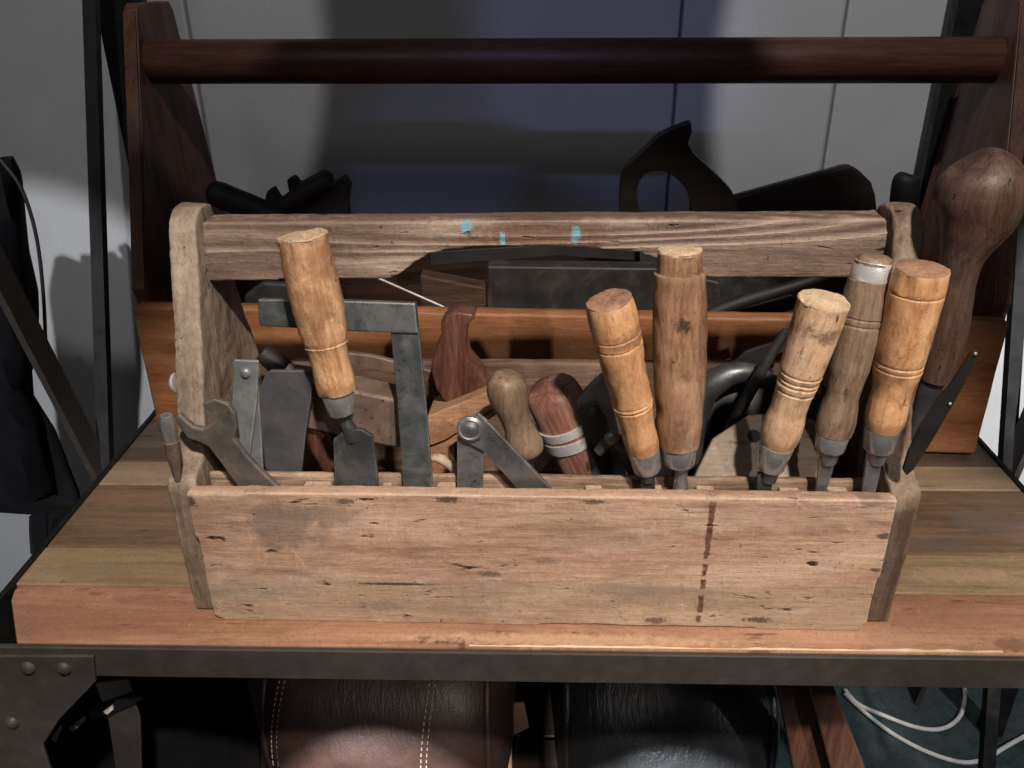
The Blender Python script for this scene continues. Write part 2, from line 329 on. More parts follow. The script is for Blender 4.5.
M['stick'] = wood('orange_brown_stick', (.19, .085, .045), (.36, .185, .10), (.5, .3, .18), 'X', rings=7, ringw=.35, blotch=.3, pits=.3, rough=.5)
M['hammerhead'] = metal('brown_patina', (.16, .11, .08), (.25, .19, .15), rust=(.14, .07, .045), rustamt=.9, rough=.5, met=.45, seed=2.)
M['greyboard'] = wood('grey_beech', (.16, .115, .085), (.29, .22, .165), (.40, .32, .25), 'X', rings=5, ringw=.25, blotch=.4, blotchc=(.14, .1, .07), pits=.5, rough=.6)
M['rear_dark'] = wood('dark_stained_wood', (.045, .020, .014), (.14, .062, .040), (.22, .11, .072), 'Z', rings=4, ringw=.25, blotch=.4, blotchc=(.02, .008, .006), pits=.3, rough=.42, bump=.4)
M['rear_edge'] = wood('stained_board_edge', (.05, .02, .012), (.12, .052, .03), (.2, .095, .06), 'Z', rings=5, ringw=.3, blotch=.3, pits=.4, rough=.5, bump=.5)
M['dowel'] = wood('dark_dowel_wood', (.045, .018, .013), (.085, .036, .025), (.14, .066, .046), 'X', rings=3, ringw=.2, blotch=.5, blotchc=(.04, .014, .009), pits=.3, rough=.42, bump=.4)
M['rear_front'] = wood('orange_stained_pine', (.16, .06, .025), (.33, .14, .06), (.46, .22, .105), 'X', rings=6, ringw=.35, blotch=.45, blotchc=(.15, .06, .03), pits=.4, rough=.5, bump=.5)
PL = [((.22, .105, .06), (.38, .20, .12), (.54, .325, .205)), ((.15, .10, .055), (.28, .195, .11), (.41, .30, .18)), ((.095, .058, .036), (.185, .118, .076), (.31, .205, .135)),
      ((.20, .14, .088), (.30, .215, .14), (.40, .295, .20)), ((.055, .038, .028), (.10, .07, .05), (.15, .11, .08)), ((.08, .05, .035), (.16, .1, .07), (.24, .16, .11))]
def _bl(x, y, rx, ry, col, st):
    q = at(x, y, 0); d = ray(x, y); q = CAM+d*(-CAM.z/d.z)-Vector((.014, -.02, 0)); c_, s_ = math.cos(.0183), math.sin(.0183)
    return ((q.x*c_+q.y*s_, -q.x*s_+q.y*c_, .55), (rx, ry, .05), col, st)
PS = {0: [_bl(440, 640, .022, .004, (.13, .06, .04), .85), _bl(462, 646, .004, .010, (.12, .05, .035), .85), _bl(760, 651, .010, .004, (.16, .07, .045), .8), _bl(1012, 645, .012, .007, (.18, .09, .06), .7), _bl(150, 600, .03, .008, (.26, .13, .085), .5),
          _bl(560, 640, .12, .007, (.70, .46, .30), .55), _bl(60, 625, .07, .03, (.30, .155, .10), .5), _bl(940, 620, .05, .01, (.36, .19, .12), .5)],
      1: [_bl(960, 575, .05, .01, (.46, .31, .20), .5), _bl(90, 570, .05, .008, (.22, .18, .12), .5)], 2: [_bl(120, 500, .05, .012, (.28, .16, .10), .5), _bl(985, 520, .03, .02, (.13, .11, .10), .6), _bl(940, 545, .03, .008, (.12, .10, .09), .5)]}
for i, (a, b, c) in enumerate(PL):
    M['plank%d' % i] = wood('bench_plank_%d' % i, a, b, c, 'X', rings=7, ringw=.4, fibre=260, stretch=18, blotch=.6, blotchc=tuple(x*.9 for x in a), pits=.6, rough=.42, bump=.5, seed=i*1.9, bscale=13, linec=.75, scr=.25, palec=tuple(min(1, x*1.25) for x in c), coat=.12, spots=PS.get(i, []))
M['edge_pale'] = plain('pale_edge', (.72, .56, .40), .45)
M['steel'] = metal('worn_steel', (.20, .21, .22), (.34, .35, .36), rustamt=.35, rough=.42)
M['steel_dark'] = metal('dark_steel', (.06, .062, .065), (.10, .105, .11), rustamt=.3, rough=.45, met=.7, seed=3)
M['steel_green'] = metal('blued_steel', (.095, .105, .108), (.155, .168, .17), rust=(.11, .09, .075), rustamt=.45, rough=.42, met=.75, seed=5)
M['sole'] = metal('dark_brown_iron', (.030, .028, .027), (.052, .048, .046), rustamt=.4, rough=.5, met=.4, wear=.5)
M['plate'] = metal('matt_grey_plate', (.075, .075, .085), (.12, .12, .13), rustamt=.15, rough=.55, met=.4, seed=7)
M['wrench'] = metal('dull_brown_steel', (.125, .112, .095), (.20, .182, .155), rust=(.15, .11, .08), rustamt=.4, rough=.5, met=.55, seed=9)
M['strip'] = metal('grey_strip_steel', (.23, .25, .26), (.33, .35, .36), rust=(.16, .13, .11), rustamt=.35, rough=.45, met=.55, seed=11)
M['ferrule'] = metal('ferrule_steel', (.30, .30, .305), (.55, .55, .55), rust=(.10, .085, .07), rustamt=.3, rough=.25, met=.68, seed=12)
M['bright'] = metal('bright_steel', (.62, .62, .61), (.82, .82, .82), rustamt=.25, rough=.27, met=.5, bump=.2)
M['black'] = metal('black_steel', (.006, .006, .0065), (.013, .013, .014), rustamt=.05, rough=.5, met=.2, wear=.2)
M['frame'] = metal('brown_grey_paint', (.044, .038, .034), (.062, .053, .046), rust=(.05, .036, .028), rustamt=.2, rough=.55, met=.15, seed=4, wear=.35)
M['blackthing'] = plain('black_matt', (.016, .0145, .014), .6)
M['coat'] = plain('black_cloth', (.008, .008, .010), .9, sheen=.02, spec=.1)
M['wall'] = None
M['white'] = plain('white_rubber', (.62, .60, .56), .5)
M['card'] = plain('cardboard', (.36, .21, .11), .8)
M['thread'] = plain('cream_thread', (.45, .36, .25), .8)
def leather(name, c, rough, fine=1.):
    m, t = newmat(name); v, raw = t.coords()
    n1 = t.noise(raw, 24, 5, .6, .4)
    st = t.add('ShaderNodeVectorMath', operation='MULTIPLY', i_0=raw, i_1=(1., .25, .25)).outputs[0]
    wr = t.noise(st, 170, 3, .6, .8); gr = t.noise(raw, 700, 2, .5)
    cc = t.mix(t.rng(n1, .3, .7), tuple(x*.7 for x in c), tuple(x*1.3 for x in c))
    h = t.math('ADD', t.math('MULTIPLY', wr, 1.1*fine), t.math('MULTIPLY', gr, .35))
    t.finish(cc, t.rng(n1, .3, .7, rough-.05, rough+.08), bump=h, bdist=.0011, spec=.8)
    return m
M['leather'] = leather('brown_leather', (.048, .024, .019), .46, .7)
M['leather_black'] = leather('black_leather', (.010, .011, .013), .38, 1.3)
def wallmat():
    m, t = newmat('grey_white_wall_paint'); v, raw = t.coords()
    n = t.noise(raw, 3., 4, .6, .3); s = t.add('ShaderNodeVectorMath', operation='MULTIPLY', i_0=raw, i_1=(1, 1, .06)).outputs[0]
    f = t.noise(s, 240., 4, .6); d = t.noise(raw, 60, 5, .6)
    c = t.mix(t.rng(n, .3, .7), (.50, .50, .51), (.60, .60, .61))
    c = t.mix(t.math('MULTIPLY', t.rng(d, .62, .75), .25), c, (.38, .37, .36))
    t.finish(c, .55, bump=t.math('ADD', f, t.math('MULTIPLY', d, .6)), bdist=.0006)
    return m
M['wall'] = wallmat()
def carpet():
    m, t = newmat('teal_carpet'); v, raw = t.coords()
    a = t.noise(raw, 45, 6, .75, .5); b = t.noise(raw, 420, 3, .7)
    c = t.mix(t.rng(a, .35, .65), (.028, .044, .047), (.062, .088, .092)); c = t.mix(t.math('MULTIPLY', t.rng(b, .5, .8), .5), c, (.13, .155, .155))
    t.finish(c, .95, bump=b, bdist=.002, spec=.1)
    return m
M['carpet'] = carpet()

# ------------------------------------------------------------------ setting
FLOOR = -.55
tag(link('floor', box(-2.5, 2.5, -2.5, 1.2, FLOOR-.02, FLOOR), M['carpet']), kind='structure')
WY = .60
seams = [-.72, .335-.206*5/1, .335-.206*3, .335-.206*2, .335-.206, .335, .335+.206, .335+.412]
seams = [-1.6, -1.1, -.78, -.42, .128+.018, .332, .55, .80, 1.6]
tops = [-1.6, -1.1, -.80, -.42, .128+.018+.016, .332+.006, .56, .82, 1.6]
bm = bmesh.new()
for i in range(len(seams)-1):
    a, b = seams[i]+.0017, seams[i+1]-.0017; ta, tb = tops[i]+.0017, tops[i+1]-.0017
    prism([(a-.03*(ta-a)/.15, FLOOR), (b-.03*(tb-b)/.15, FLOOR), (tb, 1.6), (ta, 1.6)], WY, WY+.02, 'Y', bm)
box(-1.62, 1.62, WY+.012, WY+.04, FLOOR, 1.61, bm)
tag(link('wall', bm, M['wall'], bevel=.0025), kind='structure')

# ------------------------------------------------------------------ workbench
bench = empty('workbench', 'long bench with mixed brown plank top and riveted dark metal frame', 'workbench', (.014, -.02, FLOOR))
bench.rotation_euler = (0, 0, .0183)
Bo = Vector((.014, -.02, FLOOR))
BX0, BX1 = -.3955-.014, .4234-.014; BY0, BY1 = -.0020, .535
def bz(z): return z-FLOOR
def benchloc(p):
    q = p-Bo; c, s = math.cos(-.0183), math.sin(-.0183); return Vector((q.x*c-q.y*s, q.x*s+q.y*c, q.z))
rows = [(BY0, .060, 0), (.0612, .108, 1), (.1092, .175, 2), (.1762, .235, 3), (.2362, .32, 4), (.3212, .40, 5), (.4012, BY1, 2)]
rows = [(BY0, .058, 0), (.0589, .105, 1), (.1059, .196, 2), (.1969, .236, 3), (.2369, .32, 4), (.3209, .40, 5), (.4009, BY1, 4)]
for i, (y0, y1, mi) in enumerate(rows):
    x0 = BX0+(.086 if i == 0 else 0)
    bm = box(BX0, BX1, y0, y1, bz(-.022), bz(0))
    if i == 0:
        L0 = [benchloc(atZ(x, y, 0)) for x, y in ((13, 646), (11, 600), (14, 590), (22, 582.5))]
        bm.free(); bm = prism([(BX1, y0), (BX1, y1), (L0[3].x, y1), (L0[2].x, L0[2].y), (L0[1].x, L0[1].y), (L0[0].x, y0)], bz(-.022), bz(0), 'Z')
    pk = link('plank', bm, M['plank%d' % mi], bench, bevel=.0012)
    if i == 0:
        eb = bmesh.new(); n_ = 120; xs = [-.06+.36*k/n_ for k in range(n_+1)]
        w_ = [.0002+max(0, .0016+.0022*noise.noise(Vector((x*14, 3, 0)))+.0012*noise.noise(Vector((x*70, 5, 0)))) for x in xs]
        A = [eb.verts.new((x, y0+.0005, bz(.0003))) for x in xs]; B = [eb.verts.new((x, y0+.0005+w, bz(.0003))) for x, w in zip(xs, w_)]
        for k in range(n_): eb.faces.new((A[k], A[k+1], B[k+1], B[k]))
        link('pale_edge_line', eb, M['edge_pale'], pk)  # thin pale strip along the plank's front edge
fr = M['frame']
bm = box(BX0-.02, BX1+.02, BY0-.0045, BY0-.0005, bz(-.0272), bz(-.0012)); link('front_rail', bm, fr, bench, bevel=.0008)
for s, x in ((-1, BX0), (1, BX1)):
    bm = box(min(x, x+s*.004), max(x, x+s*.004), BY0+.02, BY1, bz(-.034), bz(.0022)); link('side_rail', bm, M['black'], bench, bevel=.0006)
bm = box(BX0, BX1, BY1+.001, BY1+.005, bz(-.034), bz(.002)); link('back_rail', bm, fr, bench)
# front-left leg with gusset plate and rivets
YF = -.0297
g = [benchloc(at(x, y, YF)) for x, y in ((-40, 648.5), (97, 650.5), (99, 676), (64, 712), (47, 738), (58, 772), (-40, 772))]
gus = link('gusset_plate', prism([(p.x, p.z) for p in g], BY0-.0075, BY0-.0047, 'Y'), fr, bench, bevel=.0008)
for x, y in ((33, 661), (68, 662), (17, 715), (-3, 662)):
    p = benchloc(at(x, y, YF)); bm = lathe([(.0056, -.0005), (.0053, .0008), (.0040, .0022), (.002, .0030), (0, .0032)], 20)
    bmesh.ops.rotate(bm, verts=bm.verts, matrix=Matrix.Rotation(math.pi/2, 3, 'X')); bmesh.ops.translate(bm, verts=bm.verts, vec=(p.x, BY0-.0078, p.z))
    link('rivet', bm, M['frame'], gus, smooth=50)
p = benchloc(at(20, 768, YF))
link('leg', box(p.x-.030, p.x+.016, BY0-.0044, BY0+.0, 0, bz(-.0345)), fr, bench)
p = benchloc(at(988, 768, .40))
link('leg', box(p.x-.012, p.x+.012, .418, .442, 0, bz(-.023)), M['black'], bench)
link('leg', box(BX1+.01, BX1+.045, BY0-.0044, BY0+.03, 0, bz(-.0345)), fr, bench)
for y0 in (.0, .105, .21, .315): link('lower_shelf_board', box(BX0+.01, .27, y0+.006, y0+.105, bz(-.47), bz(-.4502)), M['blackwood'], bench, bevel=.001)
# rear uprights and crossed side braces of the frame
def strap(a, b, w, th, name, mat):          # flat strap between two world points, w = width along y/x
    a = benchloc(a); b = benchloc(b); d = (b-a).normalized(); s = d.cross(Vector((1, 0, 0))).normalized()*w/2; n = Vector((1, 0, 0))*th/2
    bm = bmesh.new(); A = [bm.verts.new(a+u*s+v*n) for u, v in ((-1, -1), (1, -1), (1, 1), (-1, 1))]; B = [bm.verts.new(b+u*s+v*n) for u, v in ((-1, -1), (1, -1), (1, 1), (-1, 1))]
    bm.faces.new(A); bm.faces.new(B[::-1])
    for i in range(4): bm.faces.new((A[i], B[i], B[(i+1) % 4], A[(i+1) % 4]))
    return link(name, bm, mat, bench)
def ext(a, b, z): return a+(b-a)*((z-a.z)/(b.z-a.z))
for (pa, pb, X) in (((91, 0), (106, 470), -.440), ((1022, 225), (1006, 470), .452)):
    a, b = atX(*pa, X), atX(*pb, X)
    strap(ext(a, b, -.40), ext(a, b, .75), .010, .0125, 'side_brace', M['black'])
a, b = atX(8, 290, -.445), atX(96, 462, -.445)
strap(ext(a, b, .5), ext(a, b, -.40), .026, .006, 'side_brace', M['frame'])
a, b = atX(1040, 400, .458), atX(1010, 470, .458)
strap(ext(a, b, .5), ext(a, b, -.40), .026, .006, 'side_brace', M['frame'])
for xa, xb in ((110, 155), (950, 1000)):
    a = benchloc(at(xa, 2, .565)); b = benchloc(at(xb, 2, .565))
    link('upright', box(a.x, b.x, .557, .572, 0, bz(.95)), M['black'], bench)

# ------------------------------------------------------------------ front toolbox
tb = empty('wooden_toolbox', 'weathered pale open toolbox with cut-out handle beam, standing at the front of the bench', 'toolbox', (0, 0, 0))
tb.rotation_euler = (0, 0, .009)
pts = [(-.2305, .0040), (-.2325, .1078), (-.12, .1092), (0, .1086), (.12, .1098), (.2312, .1088), (.2304, .06), (.2285, .0065), (.222, -.0004), (.1, .0003), (-.1, -.0003), (-.2255, -.0002)]
fp = worn(link('front_panel', prism(pts, 0, .0105, 'Y'), M['panel'], tb), .0019, .0014, .0005, 2)
bp = worn(link('back_panel', prism([(-.228, .002), (-.228, .1155), (.228, .1165), (.228, .002)], .188, .199, 'Y'), M['inner'], tb), .0024, .0014, .0005, 2)
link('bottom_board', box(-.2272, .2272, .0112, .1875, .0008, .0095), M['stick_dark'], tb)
def endprof(m):
    P = [(.0085, .0), (.0065, .05), (.0050, .1065), (.0080, .1135), (.022, .117), (.030, .122), (.0375, .137), (.048, .165), (.066, .215), (.081, .262), (.086, .2705), (.094, .274), (.106, .274), (.114, .2705), (.119, .262), (.134, .215), (.152, .165), (.1625, .137), (.17, .122), (.178, .117), (.196, .1155), (.1985, .05), (.1985, .0)]
    return [(y+m*.0015*noise.noise(Vector((y*60, z*60, m))), max(z, .0004)) for y, z in P]
worn(link('end_board', prism(endprof(1), -.2475, -.2283, 'X'), M['endw'], tb), .0022, .0026, .0009, 3, .022)
worn(link('end_board', prism(endprof(2), .2283, .2480, 'X'), M['endw_shaded'], tb), .0022, .0026, .0009, 3, .022)
# handle beam: outline measured on its front face
hp = [(203, 222), (300, 221), (450, 221), (600, 220), (760, 220), (888, 219), (891, 250), (889, 279), (800, 279), (715, 278), (692, 276), (672, 266), (655, 258), (630, 251), (590, 248), (540, 247), (490, 247), (450, 249), (430, 254), (412, 264), (400, 274), (388, 279), (300, 279), (206, 280)]
HW = [at(x, y, .0895) for x, y in hp]
hb = worn(link('handle_beam', prism([(p.x+.0008, p.z) for p in HW], .089, .112, 'Y'), M['ridge'], tb), .0019, .0012, .0006, 2)
def mark(name, poly, Y, mat, parent, th=.0012):
    W = [at(x, y, Y) for x, y in poly]
    return link(name, prism([(p.x, p.z) for p in W], Y, Y+th, 'Y'), mat, parent)
# rack of slots behind the front panel
rk = worn(link('slot_rail', box(-.2275, .2275, .0265, .0315, .012, .1068), M['rack'], tb), .002, .0012, .0005, 2)
for a, b in ((303, 330), (381, 390), (436, 455), (586, 603), (656, 664), (699, 717), (784, 805), (833, 853), (892, 903)):
    pa, pb = at(a, 482, .018), at(b, 482, .018)
    o = link('slot_block', box(pa.x, pb.x, .0108, .0263, .06, .1020+random.uniform(-.001, .001)), M['rack_pale'], rk, bevel=.0012)
# dome-head bolt on the left end
def dome(name, p, r, direction, mat, parent, h=.6):
    bm = lathe([(r, 0), (r, r*.15), (r*.86, r*h*.6), (r*.5, r*h*.95), (0, r*h)], 24)
    bm.transform(Vector(direction).to_track_quat('Z', 'Y').to_matrix().to_4x4()); bmesh.ops.translate(bm, verts=bm.verts, vec=p)
    return link(name, bm, mat, parent, smooth=50)
p = atX(178, 381, -.2478); dome('bolt_head', p, .0068, (-1, 0, 0), M['bright'], tb)
p = atX(911, 237, .2475); dome('bolt_head', p, .004, (1, 0, 0), M['steel'], tb)

# ------------------------------------------------------------------ rear toolbox
rt = empty('large_toolbox', 'big dark stained toolbox with round dowel handle, behind the weathered toolbox', 'toolbox', (0, .2512, 0))
rt.rotation_euler = (0, 0, -.0273)
RL, RR = -.3815, .4035
worn(link('front_panel', box(RL, RR, 0, .016, .001, .136), M['rear_front'], rt), .0035, .001, 0, 2)
worn(link('back_panel', box(RL, RR, .228, .242, .001, .136), M['stick_dark'], rt), .004, .001, 0, 2)
link('bottom_board', box(RL+.019, RR-.019, .0165, .2275, .001, .014), M['rear_dark'], rt)
for s, x in ((1, RL), (-1, RR)):
    P = [(.0168, .1365), (.0168, .002), (.1572, .002), (.1572, .1365), (.125, .376), (.118, .386), (.075, .386), (.068, .376)]
    P = [(.0168, .002), (.2272, .002), (.2272, .15), (.212, .376), (.206, .385), (.140, .386), (.133, .381), (.075, .26), (.0168, .145)]
    def lean(bm, s=s):
        for v in bm.verts: v.co.x -= s*(.0035+max(0, v.co.z-.13)*.066)
        return bm
    o = link('end_board', lean(prism(P, min(x+s*.0003, x+s*.0135), max(x+s*.0003, x+s*.0135), 'X')), M['rear_dark'], rt, bevel=.0015)
    # paler sawn front edge
    e = prism([(.1302, .380), (.0722, .261), (.0140, .147), (.0160, .1385), (.0172, .147), (.0746, .260), (.1326, .380)], min(x+s*.001, x+s*.0128), max(x+s*.001, x+s*.0128), 'X')
    link('board_edge', lean(e), M['rear_edge'], o)
DA, DB = at(147, 62, .402), at(1003, 60, .392)
inv = (Matrix.Translation((0, .2512, 0)) @ Matrix.Rotation(-.0273, 4, 'Z')).inverted(); DA = inv @ DA; DB = inv @ DB
rd = 21.3*pxm(at(560, 61, .40)); Ld = (DB-DA).length
bm = lathe([(rd*.96, -.002), (rd, 0), (rd*1.01, Ld*.3), (rd*1.01, Ld*.7), (rd, Ld), (rd*.96, Ld+.002)], 40, .02)
bm.transform(Matrix.Translation(DA) @ axis_rot(DA, DB).to_matrix().to_4x4())
link('dowel_handle', bm, M['dowel'], rt, smooth=40)

BT = M['blackthing']
# ------------------------------------------------------------------ chisels
def turned(px_top, px_bot, Yt, Yb, prof, parent=None):
    """prof: (t from bottom 0..1 top, half width px) -> world profile"""
    a, b = at(*px_bot, Yb), at(*px_top, Yt); L = (b-a).length; s = pxm((a+b)/2)
    return a, b, L, s
def chisel(label, top, hbot, fbot, Yt, Yb, prof, mats, ferr=(17, 15), blade=None, cap=None, endmat=None, wob=.02, seed=0., grooves=(), group='turned wooden chisel handles standing in the front rack'):
    a, b = at(*hbot, Yb), at(*top, Yt); L = (b-a).length; s = pxm((a+b)/2)
    root = empty('chisel', label, 'chisel', a, axis_rot(a, b), group)
    pr = []
    for t, w in prof: pr.append((w*s, t*L))
    # densify + grooves
    dn = []
    for (r0, z0), (r1, z1) in zip(pr, pr[1:]):
        n = max(1, int(abs(z1-z0)/.0022))
        for i in range(n):
            f = i/n; f2 = f*f*(3-2*f) if n > 3 else f; dn.append((r0+(r1-r0)*f2, z0+(z1-z0)*f))
    dn.append(pr[-1])
    out = []
    for r, z in dn:
        out.append((r, z))
    for gt in grooves:
        gz = gt*L; rr = min(out, key=lambda q: abs(q[1]-gz))[0]
        out = [q for q in out if abs(q[1]-gz) > .0011]
        out += [(rr, gz-.0009), (rr-.00055, gz-.0002), (rr-.00055, gz+.0002), (rr, gz+.0009)]
    out.sort(key=lambda q: q[1])
    rt_ = out[-1][0]
    if endmat == 'pale_end' and seed != 3:
        out = [(r*(1+.045*max(0, 1-(L-z)/.004)), z) for r, z in out]; rt_ = out[-1][0]
    out = [(out[0][0]*.8, out[0][1]-.001)]+out
    hb_ = lathe(out, 48, wob, seed)
    for v in hb_.verts:      # dents, flats and a battered striking end
        q = v.co; f = max(0., 1-(L-q.z)/.010); rr = math.hypot(q.x, q.y)
        if rr > 1e-4 and 0 <= q.z <= L:
            dnt = -.0009*max(0, noise.noise(Vector((q.x*120, q.y*120, q.z*70+seed*9)))-.25)*3 - f*.0022*max(0, noise.noise(Vector((q.x*150, q.y*150, seed*5+3)))-.05)
            q.x *= 1+dnt/rr; q.y *= 1+dnt/rr
            if f > 0: q.z += f*.0012*noise.noise(Vector((q.x*140, q.y*140, seed)))
    hd = link('handle', hb_, M[mats], root, smooth=38)
    if endmat:
        bm = bmesh.new(); bm = lathe([(rt_*.985, L-.0006), (rt_*.975, L+.0007), (rt_*.8, L+.0012), (rt_*.45, L+.0016), (0, L+.0018)], 40, .035, seed+3)
        for v in bm.verts: v.co.z += .0011*noise.noise(v.co*220)+.0008*noise.noise(v.co*90)
        link('handle_end', bm, M[endmat], hd, smooth=60)
    if cap:
        c0, w = cap
        link('steel_cap', lathe([(w*s*1.03, c0*L), (w*s*1.05, c0*L+.001), (w*s*1.0, L-.002), (w*s*.92, L+.0006)], 36), M['bright'], root, smooth=40)
        link('handle_end', lathe([(w*s*.9, L), (w*s*.86, L+.0025), (w*s*.6, L+.0042), (0, L+.005)], 36, .04, seed), M[mats], hd, smooth=60)
    # ferrule, pointing down the same axis
    fz = -(at(*fbot, Yb)-a).length
    link('ferrule', lathe([(ferr[1]*s*.55, fz-.0006), (ferr[1]*s*.93, fz), (ferr[1]*s, fz+.001), (ferr[0]*s, -.0012), (ferr[0]*s*.98, .0002)], 36), M['ferrule'], root, smooth=40)
    if blade: blade(root, a, b, L, s, fz)
    return root
def blade_from_px(pts, Y, th, mat, neck=None):
    def f(root, a, b, L, s, fz):
        inv = (Matrix.Translation(a) @ axis_rot(a, b).to_matrix().to_4x4()).inverted()
        bm = bmesh.new(); n = Vector((0, th, 0))
        W = [at(x, y, Y) for x, y in pts]
        A = [bm.verts.new(inv @ p) for p in W]; B = [bm.verts.new(inv @ (p+n)) for p in W]; q = len(W)
        bm.faces.new(A); bm.faces.new(B[::-1])
        for i in range(q): bm.faces.new((A[i], B[i], B[(i+1) % q], A[(i+1) % q]))
        bl = link('blade', bm, M[mat], root, bevel=.0007)
        if neck:
            bm = rad_tube(neck, Y+th/2, 16, 4); bm.transform(inv); link('shank', bm, M[mat], bl, smooth=50)
    return f
_a, _b = at(679.5, 446, .0165), at(680, 251, .026)
_k = (Matrix.Translation(_a) @ axis_rot(_a, _b).to_matrix().to_4x4()).inverted() @ at(692, 328, .002)
M['ash'] = wood('ash_brown_knotted', (.13, .068, .038), (.30, .17, .10), (.48, .30, .185), 'Z', rings=5, ringw=.25, fibre=420, stretch=7, blotch=1., blotchc=(.13, .07, .04), pits=1., rough=.45, bump=.8, bscale=48, seed=2.6, linec=.8, edge=.6, edgec=(.62, .44, .28), spots=[(tuple(_k), (.0042, .02, .006), (.03, .018, .012), .85)])
G = 'turned wooden chisel handles standing in the front rack'
B3 = .0165
chisel('broad chisel with stained yellow handle tilting left, wide steel blade showing, leftmost of the chisels', (302, 236), (337, 391), (341.5, 412), .024, B3,
       [(0, 20), (.04, 21), (.10, 20.5), (.18, 19.5), (.26, 20), (.34, 22.5), (.42, 24.5), (.60, 26), (.80, 25.5), (.93, 24), (1, 24)], 'box_worn', (17, 14.5),
       blade_from_px([(333, 440), (345, 431), (352, 429), (362, 430), (372, 436), (376, 460), (381, 510), (383, 560), (340, 560), (336, 510)], .0155, .0035, 'steel_green', [(341.5, 410, 8), (345, 420, 6.5), (350, 430, 7.5), (352, 440, 6)]), endmat='pale_end', wob=.03, seed=1, grooves=(.33,))
chisel('orange boxwood handled chisel with ringed waist, left of the tall barrel shaped handle', (609, 301), (643, 449), (647, 471), .004, B3,
       [(0, 17), (.03, 18), (.10, 18.3), (.2, 18), (.3, 19.5), (.34, 21), (.40, 20.5), (.55, 22), (.75, 23.5), (.93, 24), (.97, 23.3), (1, 22)], 'box', (17, 15),
       blade_from_px([(641, 478), (655, 478), (656, 520), (657, 560), (643, 560), (642, 520)], .0155, .003, 'steel_dark', [(647, 468, 9), (648, 480, 7)]), endmat='orange_end', wob=.012, seed=2, grooves=(.325, .355, .80, .74))
chisel('tall barrel shaped brown handle with dark knot and pale collar, standing upright in the rack', (680, 251), (679.5, 446), (680, 463), .026, B3,
       [(0, 19.5), (.02, 20.5), (.15, 23.5), (.35, 26), (.55, 26.8), (.72, 26.5), (.86, 25), (.90, 24.7), (.905, 21.6), (1, 21.3)], 'ash', (17.5, 16),
       blade_from_px([(674, 480), (688, 480), (690, 520), (690, 560), (675, 560), (674, 520)], .0155, .004, 'steel', [(680, 461, 12), (681, 468, 7), (681, 480, 6.5), (681, 488, 8)]), endmat='pale_end', wob=.012, seed=3)
chisel('yellow handled chisel with frayed pale end and turned rings, left of the grey brown one', (824, 301), (777, 444), (771, 469), .008, B3,
       [(0, 17), (.04, 19.5), (.10, 20.5), (.17, 20), (.27, 18), (.35, 18.5), (.45, 20.5), (.56, 21.8), (.75, 23), (.95, 24), (1, 23.5)], 'box_pale', (18, 15),
       blade_from_px([(758, 474), (774, 474), (768, 520), (763, 560), (750, 560), (756, 520)], .0155, .004, 'steel_dark', [(771, 466, 10), (768, 480, 8)]), endmat='pale_end', wob=.022, seed=4, grooves=(.41, .46, .49, .535))
chisel('grey brown handled chisel with bright steel cap on its top', (874.5, 262), (833, 434), (829, 449), .030, B3+.001,
       [(0, 17.5), (.04, 19), (.09, 19.5), (.16, 18.5), (.24, 16.5), (.32, 17.5), (.42, 20), (.6, 22), (.8, 22), (.9, 20.5), (.905, 19), (1, 18.5)], 'grey_handle', (16.5, 15),
       blade_from_px([(820, 452), (838, 452), (832, 475), (824, 500), (818, 560), (813, 560), (816, 500)], .0155, .004, 'steel', [(829, 447, 12), (828, 462, 8)]), cap=(.905, 19), wob=.012, seed=5, grooves=(.66, .70))
chisel('thick orange handled chisel with round dirty end, leaning right, rightmost of the chisels', (922, 269), (883, 427), (878, 449), .012, B3,
       [(0, 18), (.04, 20), (.09, 20.5), (.15, 20), (.24, 18.8), (.30, 20), (.36, 23), (.42, 24), (.6, 25), (.85, 25.8), (.97, 25.8), (1, 25)], 'box', (18, 16),
       blade_from_px([(868, 452), (884, 452), (880, 475), (874, 500), (868, 560), (858, 560), (862, 500)], .0155, .004, 'steel', [(878, 447, 12), (876, 462, 8)]), endmat='orange_end', wob=.010, seed=6, grooves=(.41, .445, .87))

# knot on the barrel handle
# ------------------------------------------------------------------ other tools in the front box
def thingflat(name, label, cat, basepx, Y, k=0.):
    b = at(*basepx, Y, k); return empty(name, label, cat, b), b
# steel square
r, b = thingflat('steel_square', 'dark steel try square with its long stock level and blade pointing down', 'square', (418, 560), .016, .24)
flat('stock', [(257, 299), (330, 300), (415, 303), (418, 334), (340, 331), (259, 326)], .0140, .0085, M['steel_green'], r, .24, b, .0012)
flat('blade', [(390, 326), (418, 326), (419, 330), (426, 400), (433, 486), (436, 560), (410, 560), (403, 486), (397, 400)], .0165, .0026, M['steel_green'], r, .24, b)
# open-ended wrench
r, b = thingflat('wrench', 'dull grey open-ended wrench with its jaw over the left end board', 'wrench', (290, 510), .0135)
wr = [(202, 403), (214, 399), (228, 404), (235, 414), (237, 428), (234, 439), (246, 455), (262, 472), (278, 487), (292, 506), (262, 516), (237, 487), (222, 465), (209, 448), (200, 443), (188, 439), (179, 428), (174, 419), (179, 414), (187, 422), (193, 427), (202, 429), (210, 425), (214, 418), (210, 412), (204, 409)]
flat('wrench_body', wr, .0118, .0048, M['wrench'], r, 0, b, .0014)
